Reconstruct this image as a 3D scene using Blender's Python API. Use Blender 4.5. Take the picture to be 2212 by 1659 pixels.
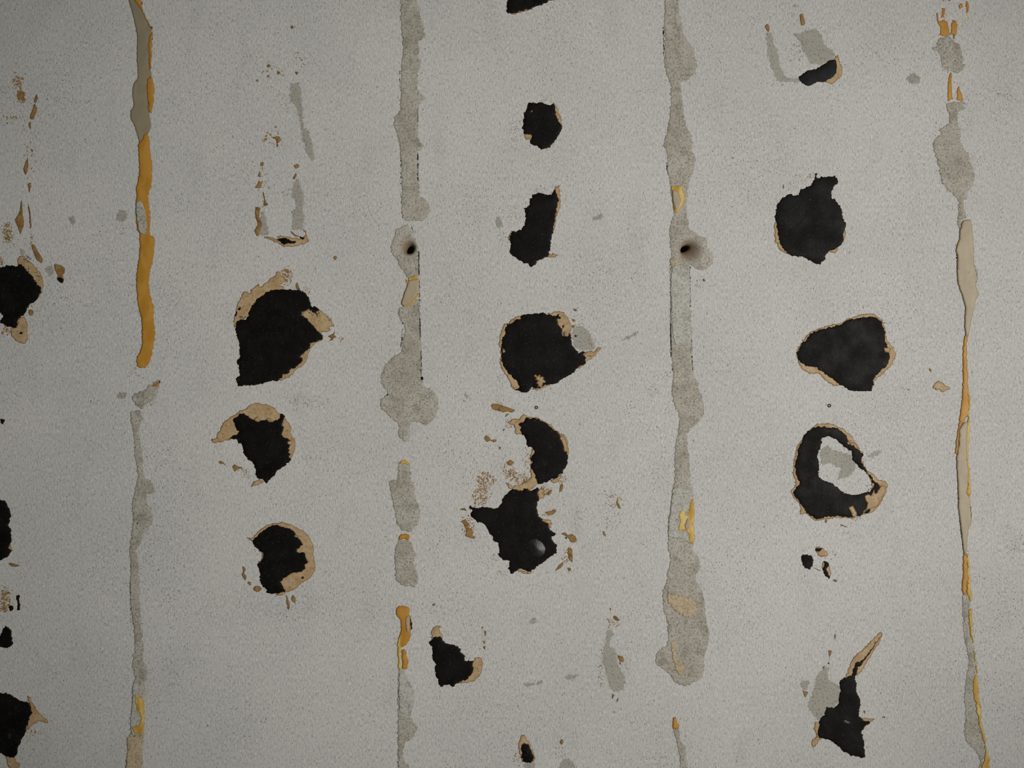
import bpy, math, random
import numpy as np
from mathutils import Vector, noise
from mathutils.geometry import delaunay_2d_cdt

# ------------------------------------------------------------------ scale
S = 0.0004            # metres on the wall per photograph pixel
ZC = 1.5              # height of the picture centre above the floor
def wx(X): return (X - 1106.0) * S
def wz(Y): return ZC + (829.5 - Y) * S

for o in list(bpy.data.objects): bpy.data.objects.remove(o)
sc = bpy.context.scene
COL = sc.collection

# ------------------------------------------------------------------ camera, world, light, exposure
D = 1.2
cam = bpy.data.cameras.new('camera'); co = bpy.data.objects.new('camera', cam); COL.objects.link(co)
cam.sensor_fit = 'HORIZONTAL'; cam.sensor_width = 36.0; cam.lens = 36.0 * D / (2212 * S)
cam.clip_start = 0.01
co.location = (0, -D, ZC); co.rotation_euler = (math.pi / 2, 0, 0)
sc.camera = co

w = bpy.data.worlds.new('world'); sc.world = w; w.use_nodes = True
w.node_tree.nodes['Background'].inputs[0].default_value = (0.94, 1.0, 0.93, 1)
w.node_tree.nodes['Background'].inputs[1].default_value = 0.043

def spot(name, loc, target, half_angle, power, col, radius):
    l = bpy.data.lights.new(name, 'SPOT'); l.spot_size = 2 * math.radians(half_angle); l.spot_blend = 1.0
    l.energy = power; l.color = col; l.shadow_soft_size = radius
    o = bpy.data.objects.new(name, l); COL.objects.link(o); o.location = loc
    o.rotation_euler = (Vector(target) - Vector(loc)).to_track_quat('-Z', 'Y').to_euler()
    return o
# a work lamp standing off to the right of the photographer
spot('work_lamp', (1.5, -2.3, ZC - 0.007), (0.066, 0, ZC + 0.016), 15.9, 230.0, (1.0, 0.977, 0.928), 0.10)

vs = sc.view_settings
vs.view_transform = 'Standard'; vs.look = 'None'; vs.exposure = 0.0; vs.gamma = 1.0; vs.use_curve_mapping = False

# ------------------------------------------------------------------ materials
def lin(c):
    out = []
    for v in c:
        v /= 255.0
        out.append(v / 12.92 if v <= 0.04045 else ((v + 0.055) / 1.055) ** 2.4)
    return (*out, 1.0)

class NT:
    def __init__(s, name):
        s.m = bpy.data.materials.new(name); s.m.use_nodes = True
        s.t = s.m.node_tree; s.b = s.t.nodes['Principled BSDF']; s.out = s.t.nodes['Material Output']
        g = s.t.nodes.new('ShaderNodeNewGeometry'); s.pos = g.outputs['Position']
    def put(s, sock, v):
        if hasattr(v, 'is_output'): s.t.links.new(v, sock)
        else: sock.default_value = v
    def map(s, sc3):
        n = s.t.nodes.new('ShaderNodeVectorMath'); n.operation = 'MULTIPLY'
        s.put(n.inputs[0], s.pos); n.inputs[1].default_value = sc3
        return n.outputs[0]
    def rot(s):
        n = s.t.nodes.new('ShaderNodeVectorRotate'); n.rotation_type = 'Y_AXIS'
        s.put(n.inputs['Vector'], s.pos); n.inputs['Angle'].default_value = 0.62
        return n.outputs[0]
    def noise(s, scale, detail=2.0, rough=0.5, vec=None, dist=0.0):
        n = s.t.nodes.new('ShaderNodeTexNoise')
        s.put(n.inputs['Vector'], vec or s.pos); n.inputs['Scale'].default_value = scale
        n.inputs['Detail'].default_value = detail; n.inputs['Roughness'].default_value = rough
        n.inputs['Distortion'].default_value = dist
        return n.outputs['Fac']
    def ramp(s, f, lo, hi, a=0.0, b=1.0):
        n = s.t.nodes.new('ShaderNodeMapRange'); n.interpolation_type = 'SMOOTHSTEP'
        s.put(n.inputs[0], f)
        for i, v in zip((1, 2, 3, 4), (lo, hi, a, b)): n.inputs[i].default_value = v
        return n.outputs[0]
    def math(s, op, a, b=0.0, clamp=False):
        n = s.t.nodes.new('ShaderNodeMath'); n.operation = op; n.use_clamp = clamp
        s.put(n.inputs[0], a); s.put(n.inputs[1], b); return n.outputs[0]
    def mix(s, f, a, b):
        n = s.t.nodes.new('ShaderNodeMix'); n.data_type = 'RGBA'
        s.put(n.inputs[0], f); s.put(n.inputs[6], a); s.put(n.inputs[7], b); return n.outputs[2]
    def attr(s, name):
        n = s.t.nodes.new('ShaderNodeAttribute'); n.attribute_name = name; return n.outputs['Fac']
    def bump(s, h, strength, dist):
        n = s.t.nodes.new('ShaderNodeBump'); n.inputs['Strength'].default_value = strength
        n.inputs['Distance'].default_value = dist; s.put(n.inputs['Height'], h)
        s.t.links.new(n.outputs[0], s.b.inputs['Normal'])
    def done(s, col, rough, spec=0.3, alpha=None):
        s.put(s.b.inputs['Base Color'], col); s.put(s.b.inputs['Roughness'], rough)
        s.put(s.b.inputs['Specular IOR Level'], spec)
        if alpha is not None: s.put(s.b.inputs['Alpha'], alpha)
        return s.m

def mat_paint():
    n = NT('white_paint')
    fib = n.map((900, 900, 330))
    cloud = n.noise(7.0, 4, 0.6)
    cloud2 = n.noise(26.0, 3, 0.6, n.map((1.6, 1, 0.6)))
    base = n.mix(n.ramp(cloud, 0.35, 0.7), lin((201, 199, 196)), lin((192, 191, 188)))
    base = n.mix(n.ramp(cloud2, 0.52, 0.75, 0, 0.35), base, lin((176, 175, 171)))
    grain = n.noise(1.0, 2, 0.7, fib, 0.35)
    base = n.mix(n.ramp(grain, 0.28, 0.50, 0.50, 0.0), base, lin((126, 124, 117)))
    base = n.mix(n.ramp(grain, 0.52, 0.72, 0.0, 0.6), base, lin((230, 228, 222)))
    # dirt specks, denser where the wall is grimy
    dens = n.math('MULTIPLY', n.ramp(n.noise(11.0, 3, 0.65), 0.40, 0.72), 0.055)
    sp = n.math('ADD', n.noise(760.0, 1.5, 0.55, n.rot(), 0.4), dens)
    base = n.mix(n.ramp(sp, 0.662, 0.722, 0, 0.8), base, lin((78, 75, 66)))
    h = n.math('ADD', grain, n.math('MULTIPLY', n.noise(420.0, 2, 0.6, n.rot()), 0.9))
    n.bump(h, 0.62, 0.00045)
    return n.done(base, 0.75, 0.2)

def mat_fill(name, c, dark, light):
    n = NT(name)
    base = n.mix(n.ramp(n.noise(38.0, 4, 0.65), 0.36, 0.62), lin(c), lin(light))
    base = n.mix(n.ramp(n.noise(95.0, 3, 0.6), 0.48, 0.70, 0, 0.45), base, lin(dark))
    g = n.noise(620.0, 2, 0.6)
    base = n.mix(n.ramp(g, 0.30, 0.50, 0.75, 0.0), base, lin(dark))
    base = n.mix(n.ramp(g, 0.54, 0.72, 0.0, 0.5), base, lin(tuple(min(255, v + 26) for v in light)))
    base = n.mix(n.ramp(n.noise(900.0, 1), 0.69, 0.76, 0, 0.8), base, lin((66, 61, 54)))
    e = n.attr('edge')
    base = n.mix(n.ramp(e, 0.0, 2.5, 0.25, 0.0), base, lin(dark))
    n.bump(n.math('ADD', g, n.math('MULTIPLY', n.noise(160.0, 3), 0.8)), 0.55, 0.0006)
    return n.done(base, 0.9, 0.1)

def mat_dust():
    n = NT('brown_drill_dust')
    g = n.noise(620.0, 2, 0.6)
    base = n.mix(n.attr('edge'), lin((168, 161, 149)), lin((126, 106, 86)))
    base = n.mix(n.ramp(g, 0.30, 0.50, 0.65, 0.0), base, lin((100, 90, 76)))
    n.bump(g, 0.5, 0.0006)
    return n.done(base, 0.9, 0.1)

def mat_smear():
    n = NT('grey_plaster_smear')
    g = n.noise(560.0, 2, 0.65)
    base = n.mix(n.ramp(n.noise(60.0, 3), 0.35, 0.7), lin((178, 173, 162)), lin((168, 166, 158)))
    base = n.mix(n.ramp(g, 0.32, 0.50, 0.7, 0.0), base, lin((116, 111, 101)))
    e = n.ramp(n.attr('edge'), 0.0, 5.0, -0.10, 0.22)
    a = n.ramp(n.math('ADD', n.math('ADD', n.noise(420.0, 3, 0.75), n.math('MULTIPLY', n.noise(90.0, 2), 0.35)), e), 0.58, 0.72, 0.0, 0.88)
    n.bump(g, 0.4, 0.0004)
    return n.done(base, 0.9, 0.1, a)

def mat_rim():
    n = NT('brown_resin_stain')
    e = n.attr('edge')
    base = n.mix(n.ramp(n.noise(120.0, 4, 0.7), 0.35, 0.66), lin((188, 165, 128)), lin((170, 140, 100)))
    base = n.mix(n.ramp(n.noise(430.0, 2), 0.30, 0.48, 0.55, 0), base, lin((130, 98, 60)))
    base = n.mix(n.ramp(e, 0.3, 2.8, 0.75, 0.0), base, lin((118, 84, 46)))
    n.bump(n.noise(300.0, 3, 0.6), 0.4, 0.0005)
    return n.done(base, 0.6, 0.3)

def mat_fleck(name, c1, c2):
    n = NT(name)
    base = n.mix(n.ramp(n.noise(260.0, 3, 0.7), 0.35, 0.66), lin(c1), lin(c2))
    base = n.mix(n.ramp(n.noise(120.0, 3, 0.7), 0.48, 0.68, 0, 0.55), base, lin(tuple(v * 0.55 for v in c2)))
    base = n.mix(n.ramp(n.attr('edge'), 0.2, 2.4, 0.6, 0.0), base, lin(tuple(v * 0.7 for v in c2)))
    n.bump(n.noise(300.0, 3, 0.6), 0.4, 0.0004)
    return n.done(base, 0.65, 0.25)

def mat_tar(name='black_tar', gloss=False, c1=(9, 8, 6), c2=(20, 19, 17)):
    n = NT(name)
    e = n.attr('edge')
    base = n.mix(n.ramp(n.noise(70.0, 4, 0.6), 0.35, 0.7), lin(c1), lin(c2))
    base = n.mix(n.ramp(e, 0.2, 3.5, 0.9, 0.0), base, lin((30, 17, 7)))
    g = n.noise(820.0, 2, 0.6)
    base = n.mix(n.ramp(g, 0.645, 0.73, 0, 0.45), base, lin((84, 84, 74)))
    n.bump(n.math('ADD', n.math('MULTIPLY', n.noise(900.0, 2), 0.6), n.noise(150.0, 3, 0.6)), 0.30, 0.0006)
    if gloss: return n.done(base, 0.46, 0.6)
    return n.done(base, n.ramp(n.noise(55.0, 3), 0.35, 0.65, 0.48, 0.64), 0.10)

def mat_glue(name, c, c2, edge):
    n = NT(name)
    e = n.attr('edge')
    base = n.mix(n.ramp(n.noise(60.0, 3, 0.6, n.map((2.2, 2, 0.9))), 0.38, 0.62), lin(c), lin(c2))
    base = n.mix(n.ramp(e, 0.3, 3.5, 0.7, 0.0), base, lin(edge))
    n.bump(n.noise(240.0, 3, 0.6), 0.28, 0.0005)
    return n.done(base, 0.5, 0.3)

M = {
    'dust': mat_dust(),
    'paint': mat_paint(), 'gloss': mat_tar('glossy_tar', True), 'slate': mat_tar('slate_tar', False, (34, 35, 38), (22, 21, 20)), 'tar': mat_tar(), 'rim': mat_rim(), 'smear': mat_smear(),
    'fleck': mat_fleck('brown_fleck', (160, 126, 76), (138, 103, 58)),
    'greyfleck': mat_fleck('grey_fleck', (112, 108, 98), (92, 88, 78)),
    'yellowfleck': mat_fleck('yellow_fleck', (196, 152, 62), (206, 180, 110)),
    'blackfleck': mat_fleck('black_fleck', (26, 23, 18), (40, 34, 26)),
    'fill': mat_fill('grey_filler', (167, 161, 149), (110, 105, 94), (182, 177, 166)),
    'pale': mat_fill('pale_filler', (180, 177, 168), (132, 128, 118), (188, 186, 179)),
    'tan': mat_fill('tan_filler', (186, 166, 136), (140, 124, 100), (190, 174, 146)),
    'ochre': mat_glue('ochre_glue', (178, 126, 40), (190, 140, 58), (154, 102, 26)),
    'yellow': mat_glue('yellow_glue', (188, 144, 54), (212, 190, 120), (186, 148, 62)),
    'beige': mat_glue('beige_glue_skin', (176, 161, 135), (166, 152, 128), (152, 134, 106)),
    'tape': mat_glue('beige_tape', (150, 138, 114), (142, 132, 110), (128, 112, 84)),
}

# ------------------------------------------------------------------ tracing helpers (frames = where a close look at the wall was taken)
K4 = 2212 / 560.0; K8 = 2212 / 280.0
FR = {'P': (0, 0, 1.0), 'A': (470, 570, 2212 / 360.0), 'B': (440, 850, K8), 'C': (490, 1110, K8), 'D': (1050, 650, K8),
      'E': (1000, 855, K8), 'F': (990, 1040, K8), 'G': (0, 530, K8), 'H': (1640, 365, K8), 'I': (1050, 380, K8)}
for r, oy in enumerate((0, 410, 820, 1239)):
    for c, ox in enumerate((0, 552, 1104, 1652)): FR['%d%d' % (r, c)] = (ox, oy, K4)

def pts(frame, text):
    ox, oy, k = FR[frame]; out = []
    for t in text.split():
        if t[0] == '@': ox, oy, k = FR[t[1:]]; continue
        a, b = t.split(','); out.append((ox + float(a) / k, oy + float(b) / k))
    return np.array(out)

def jagged(P, amp, seed, step=1.5, round_=0.5):
    """closed outline: gently rounded, resampled, then frayed with noise"""
    n = len(P); out = []
    for i in range(n):
        p0, p1, p2, p3 = P[i - 1], P[i], P[(i + 1) % n], P[(i + 2) % n]
        L = max(np.hypot(*(p2 - p1)), 1e-6); m = max(1, int(L / step))
        t1 = (p2 - p0) * 0.5 * round_; t2 = (p3 - p1) * 0.5 * round_
        l1 = np.hypot(*t1); l2 = np.hypot(*t2)
        if l1 > L: t1 = t1 * L / l1
        if l2 > L: t2 = t2 * L / l2
        if round_ < 1: t1 = t1 + (p2 - p1) * (1 - round_) * 0.8; t2 = t2 + (p2 - p1) * (1 - round_) * 0.8
        for j in range(m):
            t = j / m; a = 2*t**3 - 3*t*t + 1; b = t**3 - 2*t*t + t; c = -2*t**3 + 3*t*t; d = t**3 - t*t
            out.append(p1 * a + t1 * b + p2 * c + t2 * d)
    Q = np.array(out)
    if amp <= 0: return Q
    R = []
    for x, y in Q:
        v = noise.noise_vector(Vector((x / 8.0, y / 8.0, seed))) * amp + noise.noise_vector(Vector((x / 3.4, y / 3.4, seed + 7))) * amp * 0.9 + noise.noise_vector(Vector((x / 1.7, y / 1.7, seed + 11))) * amp * 0.45
        R.append((x + v.x, y + v.y))
    return np.array(R)

def seg_dist(Q, loops):
    best = np.full(len(Q), 1e9)
    for L in loops:
        A = L; B = np.roll(L, -1, 0); AB = B - A; LL = (AB ** 2).sum(1) + 1e-12
        for s in range(0, len(Q), 800):
            q = Q[s:s + 800]
            t = np.clip(((q[:, None, :] - A[None]) * AB[None]).sum(2) / LL[None], 0, 1)
            d = np.sqrt((((A[None] + t[..., None] * AB[None]) - q[:, None, :]) ** 2).sum(2)).min(1)
            best[s:s + 800] = np.minimum(best[s:s + 800], d)
    return best

def inside(Q, loops):
    r = np.zeros(len(Q), bool)
    for L in loops:
        x1, y1 = L[:, 0], L[:, 1]; x2, y2 = np.roll(x1, -1), np.roll(y1, -1)
        for i in range(len(L)):
            c = (y1[i] > Q[:, 1]) != (y2[i] > Q[:, 1])
            if c.any():
                xx = (x2[i] - x1[i]) * (Q[:, 1] - y1[i]) / (y2[i] - y1[i] + 1e-12) + x1[i]
                r ^= c & (Q[:, 0] < xx)
    return r

def film_mesh(name, loops, origin, base, thick, dome, edgew, rough, sp, blisters=(), seed=0):
    """a thin slab of material lying on the wall: frayed outline, vertical rim, softly uneven front.  mm for base/thick/dome/rough"""
    rng = random.Random(seed)
    allp = np.concatenate(loops)
    lo, hi = allp.min(0), allp.max(0)
    gx, gy = np.meshgrid(np.arange(lo[0], hi[0], sp), np.arange(lo[1], hi[1], sp))
    G = np.stack([gx.ravel(), gy.ravel()], 1) + np.array([[rng.uniform(-.3, .3) * sp, rng.uniform(-.3, .3) * sp] for _ in range(gx.size)])
    G = G[inside(G, loops)]
    if len(G): G = G[seg_dist(G, loops) > 2.8]
    ring = []
    for L in loops:
        T = np.roll(L, -1, 0) - np.roll(L, 1, 0); T /= (np.hypot(T[:, 0], T[:, 1])[:, None] + 1e-9)
        N = np.stack([-T[:, 1], T[:, 0]], 1)
        for sgn in (1, -1):
            for off in (1.7, 4.0):
                ring.append((L + N * sgn * off)[::2])
    ring = np.concatenate(ring); ring = ring[inside(ring, loops)]
    if len(ring):
        d = seg_dist(ring, loops); ring = ring[d > 1.25]
    V = np.concatenate([allp, G, ring]) if len(ring) else np.concatenate([allp, G])
    edges = []; k = 0
    for L in loops:
        edges += [(k + i, k + (i + 1) % len(L)) for i in range(len(L))]; k += len(L)
    r = delaunay_2d_cdt([Vector(v) for v in V], edges, [], 0, 1e-4, False)
    V2 = np.array([(v.x, v.y) for v in r[0]]); F = np.array([f for f in r[2] if len(f) == 3])
    F = F[inside(V2[F].mean(1), loops)]
    if not len(F): return None
    used = np.unique(F); idx = -np.ones(len(V2), int); idx[used] = np.arange(len(used)); V2 = V2[used]; F = idx[F]
    d = seg_dist(V2, loops)
    s = np.clip(d / edgew, 0, 1); s = s * s * (3 - 2 * s)
    h = base + thick * (0.55 + 0.45 * s)
    s2 = np.clip(d / (edgew * 4), 0, 1); h = h + dome * np.sin(s2 * math.pi / 2)
    for i, (x, y) in enumerate(V2):
        h[i] += rough * s[i] * (noise.noise(Vector((x / 17.0, y / 17.0, seed))) + 0.5 * noise.noise(Vector((x / 7.0, y / 7.0, seed + 3))))
        for bx, by, br, bh in blisters:
            q = ((x - bx) ** 2 + (y - by) ** 2) / (br * br)
            h[i] += bh * math.exp(-q) * s[i]
    n = len(V2); ox, oz = origin
    verts = [(wx(x) - ox, -hh * 0.001, wz(y) - oz) for (x, y), hh in zip(V2, h)]
    # orientation so that normals face the room (-Y)
    faces = []
    cnt = {}
    for a, b, c in F:
        A, B, Cc = V2[a], V2[b], V2[c]
        if (B[0]-A[0])*(Cc[1]-A[1]) - (B[1]-A[1])*(Cc[0]-A[0]) > 0: b, c = c, b
        faces.append((int(a), int(b), int(c)))
        for e in ((a, b), (b, c), (c, a)): cnt[(int(e[0]), int(e[1]))] = 1
    mapb = {}
    def low(i):
        if i not in mapb:
            mapb[i] = len(verts); x, y = V2[i]
            verts.append((wx(x) - ox, -max(base, 0.02) * 0.001, wz(y) - oz))
        return mapb[i]
    nf = len(faces)
    for (a, b) in list(cnt):
        if (b, a) not in cnt: faces.append((b, a, low(a), low(b)))
    me = bpy.data.meshes.new(name); me.from_pydata(verts, [], faces)
    at = me.attributes.new('edge', 'FLOAT', 'POINT')
    ev = np.zeros(len(verts), np.float32); ev[:n] = d
    at.data.foreach_set('value', ev)
    sm = np.zeros(len(faces), bool); sm[:nf] = True
    me.polygons.foreach_set('use_smooth', sm)
    me.update()
    return me

def fleck_mesh(name, blobs, origin, base, thick, seed):
    rng = random.Random(seed); verts = []; faces = []; ox, oz = origin
    for X, Y, r, ang, el in blobs:
        k = rng.choice((6, 7, 8, 9)) if r > 1.2 else 5
        c = len(verts)
        verts.append((wx(X) - ox, -(base + thick) * 0.001, wz(Y) - oz))
        rr = [r * rng.uniform(0.45, 1.35) for _ in range(k)]
        for i in range(k):
            t = 2 * math.pi * i / k + rng.uniform(-.25, .25)
            u, v = rr[i] * math.cos(t) * el, rr[i] * math.sin(t) / el
            x = X + u * math.cos(ang) - v * math.sin(ang); y = Y + u * math.sin(ang) + v * math.cos(ang)
            verts.append((wx(x) - ox, -base * 0.001, wz(y) - oz))
        for i in range(k): faces.append((c, c + 1 + (i + 1) % k, c + 1 + i))
    me = bpy.data.meshes.new(name); me.from_pydata(verts, [], faces); me.update()
    at = me.attributes.new('edge', 'FLOAT', 'POINT'); at.data.foreach_set('value', np.full(len(verts), 3, np.float32))
    return me

# kind: part name, material, base mm, thickness mm, dome mm, edge width px, unevenness mm, fray px, grid px
KIND = {
    'tar':   ('tar_film', 'tar', 0.00, 0.42, 0.10, 5, 0.10, 2.5, 6),
    'rim':   ('brown_rim', 'rim', 0.00, 0.20, 0.00, 3, 0.05, 2.2, 6),
    'inc':   ('brown_inclusion', 'rim', 0.62, 0.10, 0.00, 3, 0.02, 2.0, 5),
    'blot':  ('tar_blot', 'tar', 0.26, 0.12, 0.00, 3, 0.02, 0.8, 5),
    'fleck': ('brown_fleck', 'fleck', 0.00, 0.18, 0.00, 3, 0.03, 0.9, 5),
    'grey':  ('plaster_smear', 'smear', 0.00, 0.06, 0.00, 3, 0.02, 2.4, 7),
    'fill':  ('filler', 'fill', 0.00, 0.22, 0.00, 4, 0.08, 2.5, 8),
    'pale':  ('pale_filler', 'pale', 0.40, 0.10, 0.00, 4, 0.03, 2.0, 8),
    'tan':   ('tan_filler', 'tan', 0.40, 0.10, 0.00, 4, 0.03, 3.0, 8),
    'ochre': ('ochre_glue', 'ochre', 0.30, 0.25, 0.22, 4, 0.10, 1.7, 6),
    'amber': ('amber_stain', 'ochre', 0.02, 0.14, 0.00, 3, 0.04, 1.6, 5),
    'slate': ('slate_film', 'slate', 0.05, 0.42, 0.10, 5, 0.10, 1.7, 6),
    'gloss': ('tar_blister', 'gloss', 0.50, 0.05, 1.9, 7, 0.00, 0.8, 3),
    'gold':  ('golden_glue', 'yellow', 0.40, 0.20, 0.10, 3, 0.08, 2.0, 4),
    'beige': ('glue_skin', 'beige', 0.30, 0.75, 0.02, 2.2, 0.10, 1.0, 5),
    'tape':  ('tape_film', 'tape', 0.10, 0.30, 0.02, 3, 0.06, 0.8, 6),
    'scab':  ('plaster_scab', 'fill', 0.76, 0.25, 0.00, 3, 0.10, 1.6, 5),
}
def circle(cx, cy, r, n=40): return np.array([(cx + r * math.cos(2 * math.pi * i / n), cy + r * math.sin(2 * math.pi * i / n)) for i in range(n)])

def tag(o, label, cat, group=None, kind=None):
    if label: o['label'] = label
    if cat: o['category'] = cat
    if group: o['group'] = group
    if kind: o['kind'] = kind

SEED = [0]
def build(text):
    for block in text.strip().split('\n\n'):
        lines = [l.strip() for l in block.strip().split('\n') if l.strip()]
        name, cat, group, label = [t.strip() for t in lines[0].split('|')]
        items = [l.split('|') for l in lines[1:]]
        group = group or {'adhesive_patch': 'black tar patches on the boards', 'joint_filler': 'grey fillers in the joints', 'glue_bead': 'glue beads along the joints',
                          'glue_flake': 'glue skins along the joints', 'plaster_smear': 'grey smears on the paint', 'fleck_spray': 'loose flecks on the paint'}.get(name, '')
        # place of the thing: middle of its first traced outline
        f = items[0]
        if f[0] in ('spray', 'crack'): a = f[3].split(',')[:2]; c0 = pts(f[2], '%s,%s' % tuple(a))[0]
        else: P = pts(f[1], f[2].split('#')[0]); c0 = (P.min(0) + P.max(0)) / 2
        org = (wx(c0[0]), wz(c0[1]))
        single = len(items) == 1
        root = None
        if not single:
            root = bpy.data.objects.new(name, None); COL.objects.link(root)
            root.empty_display_size = 0.01
            root.location = (org[0], 0, org[1]); tag(root, label, cat, group or None)
        for it in items:
            SEED[0] += 1; sd = SEED[0]
            stuff = False
            if it[0] == 'spray':
                _, mk, fr, nums = it[:4]
                cx, cy, rx, ry, ang, n, s0, s1 = [float(v) for v in nums.split(',')]
                ox, oy, k = FR[fr]; rng = random.Random(sd); blobs = []
                if mk == 'fleck': n, s0, s1 = n * 1.5, s0 * 1.3, s1 * 1.35
                for _ in range(int(n)):
                    t = rng.uniform(0, 2 * math.pi); q = math.sqrt(rng.random()) * (0.55 + 0.45 * rng.random())
                    u, v = rx * q * math.cos(t), ry * q * math.sin(t); a = math.radians(ang)
                    X = ox + (cx + u * math.cos(a) - v * math.sin(a)) / k; Y = oy + (cy + u * math.sin(a) + v * math.cos(a)) / k
                    r = s0 + (s1 - s0) * rng.random() ** 2.6
                    blobs.append((X, Y, r, rng.uniform(0, 3.14), rng.uniform(1.0, 1.7)))
                pn = {'fleck': 'brown_flecks', 'greyfleck': 'grey_specks', 'yellowfleck': 'yellow_flecks', 'blackfleck': 'black_specks'}[mk]
                me = fleck_mesh(pn, blobs, org, 0.02 if mk != 'blackfleck' else 0.45, 0.12, sd); mat = M[mk]; stuff = True
            elif it[0] == 'crack':
                _, mk, fr, nums = it[:4]
                x0, y0, x1, y1, n, s0, s1 = [float(v) for v in nums.split(',')]
                ox, oy, k = FR[fr]; rng = random.Random(sd); blobs = []
                for _ in range(int(n)):
                    t = rng.random(); X = ox + (x0 + (x1 - x0) * t + rng.gauss(0, 2.0)) / k; Y = oy + (y0 + (y1 - y0) * t) / k
                    r = s0 + (s1 - s0) * rng.random() ** 2
                    blobs.append((X, Y, r, math.pi / 2 + rng.uniform(-.3, .3), rng.uniform(1.2, 1.9)))
                pn = 'gap_specks'; me = fleck_mesh(pn, blobs, org, float(it[4]) if len(it) > 4 else 0.30, 0.08, sd); mat = M[mk]; stuff = True
            else:
                kd = it[0]; pn, mk, base, th, dome, ew, ro, fray, sp = KIND[kd]
                parts = it[2].split('#'); loops = [jagged(pts(it[1], parts[0]), fray, sd * 3.1)]
                for hpart in parts[1:]:
                    if hpart.startswith('circle:'):
                        cx, cy, r = [float(v) for v in hpart[7:].split(',')]; loops.append(circle(cx, cy, r))
                    else: loops.append(jagged(pts(it[1], hpart), fray, sd * 5.7))
                bl = []
                for ex in it[3:]:
                    if ex.startswith('blister:'):
                        cx, cy, r, hh = [float(v) for v in ex[8:].split(',')]; p = pts(it[1], '%f,%f' % (cx, cy))[0]; bl.append((p[0], p[1], r, hh))
                    if ex.startswith('low'): base, th = 0.02, th
                if kd in ('fleck',) : sp = 4
                me = film_mesh(pn, loops, org, base, th, dome, ew, ro, sp, bl, sd); mat = M[mk]
                if me is None: continue
            me.materials.append(mat)
            o = bpy.data.objects.new(name if single else pn, me); COL.objects.link(o)
            if single: o.location = (org[0], 0, org[1]); tag(o, label, cat, group or None, 'stuff' if stuff else None)
            else:
                o.parent = root
                if stuff: o['kind'] = 'stuff'

# ------------------------------------------------------------------ the wall: five visible boards (and one more each side), flush joints under the filler
HOLES = [  # funnel centre, funnel radius, bore centre, bore radii, bore angle
    (881.5, 535.0, 19.0, 885.5, 539.5, 8.0, 9.5, 0.5),
    (1490.0, 541.0, 27.0, 1479.5, 536.5, 11.5, 6.5, -0.45),
]
wall = bpy.data.objects.new('wall_back', None); COL.objects.link(wall); wall['kind'] = 'structure'
wall.location = (0, 0, ZC); wall.empty_display_size = 0.05
JOINTS = [-880, -288, 318, 906, 1441, 2090, 2690, 3090]
Y0, Y1 = -900, 2560
for i in range(len(JOINTS) - 1):
    x0, x1 = JOINTS[i], JOINTS[i + 1]
    loops = [np.array([(x0, Y0), (x1, Y0), (x1, Y1), (x0, Y1)], float)]
    for h in HOLES:
        if x0 < h[0] < x1: loops.append(circle(h[0], h[1], h[2] + 1.0))
    V = np.concatenate(loops); ed = []; k = 0
    for L in loops: ed += [(k + j, k + (j + 1) % len(L)) for j in range(len(L))]; k += len(L)
    r = delaunay_2d_cdt([Vector(v) for v in V], ed, [], 0, 1e-4, False)
    V2 = np.array([(v.x, v.y) for v in r[0]]); F = np.array([f for f in r[2] if len(f) == 3]); F = F[inside(V2[F].mean(1), loops)]
    n = len(V2); T = 0.0125
    verts = [(wx(x), 0.0, wz(y) - ZC) for x, y in V2] + [(wx(x), T, wz(y) - ZC) for x, y in V2]
    faces = []; cnt = set()
    for a, b, c in F:
        A, B, Cc = V2[a], V2[b], V2[c]
        if (B[0]-A[0])*(Cc[1]-A[1]) - (B[1]-A[1])*(Cc[0]-A[0]) > 0: b, c = c, b
        a, b, c = int(a), int(b), int(c)
        faces += [(a, b, c), (n + a, n + c, n + b)]; cnt |= {(a, b), (b, c), (c, a)}
    for a, b in list(cnt):
        if (b, a) not in cnt: faces.append((b, a, n + a, n + b))
    me = bpy.data.meshes.new('board'); me.from_pydata(verts, [], faces); me.update(); me.materials.append(M['paint'])
    o = bpy.data.objects.new('board', me); COL.objects.link(o); o.parent = wall

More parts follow.
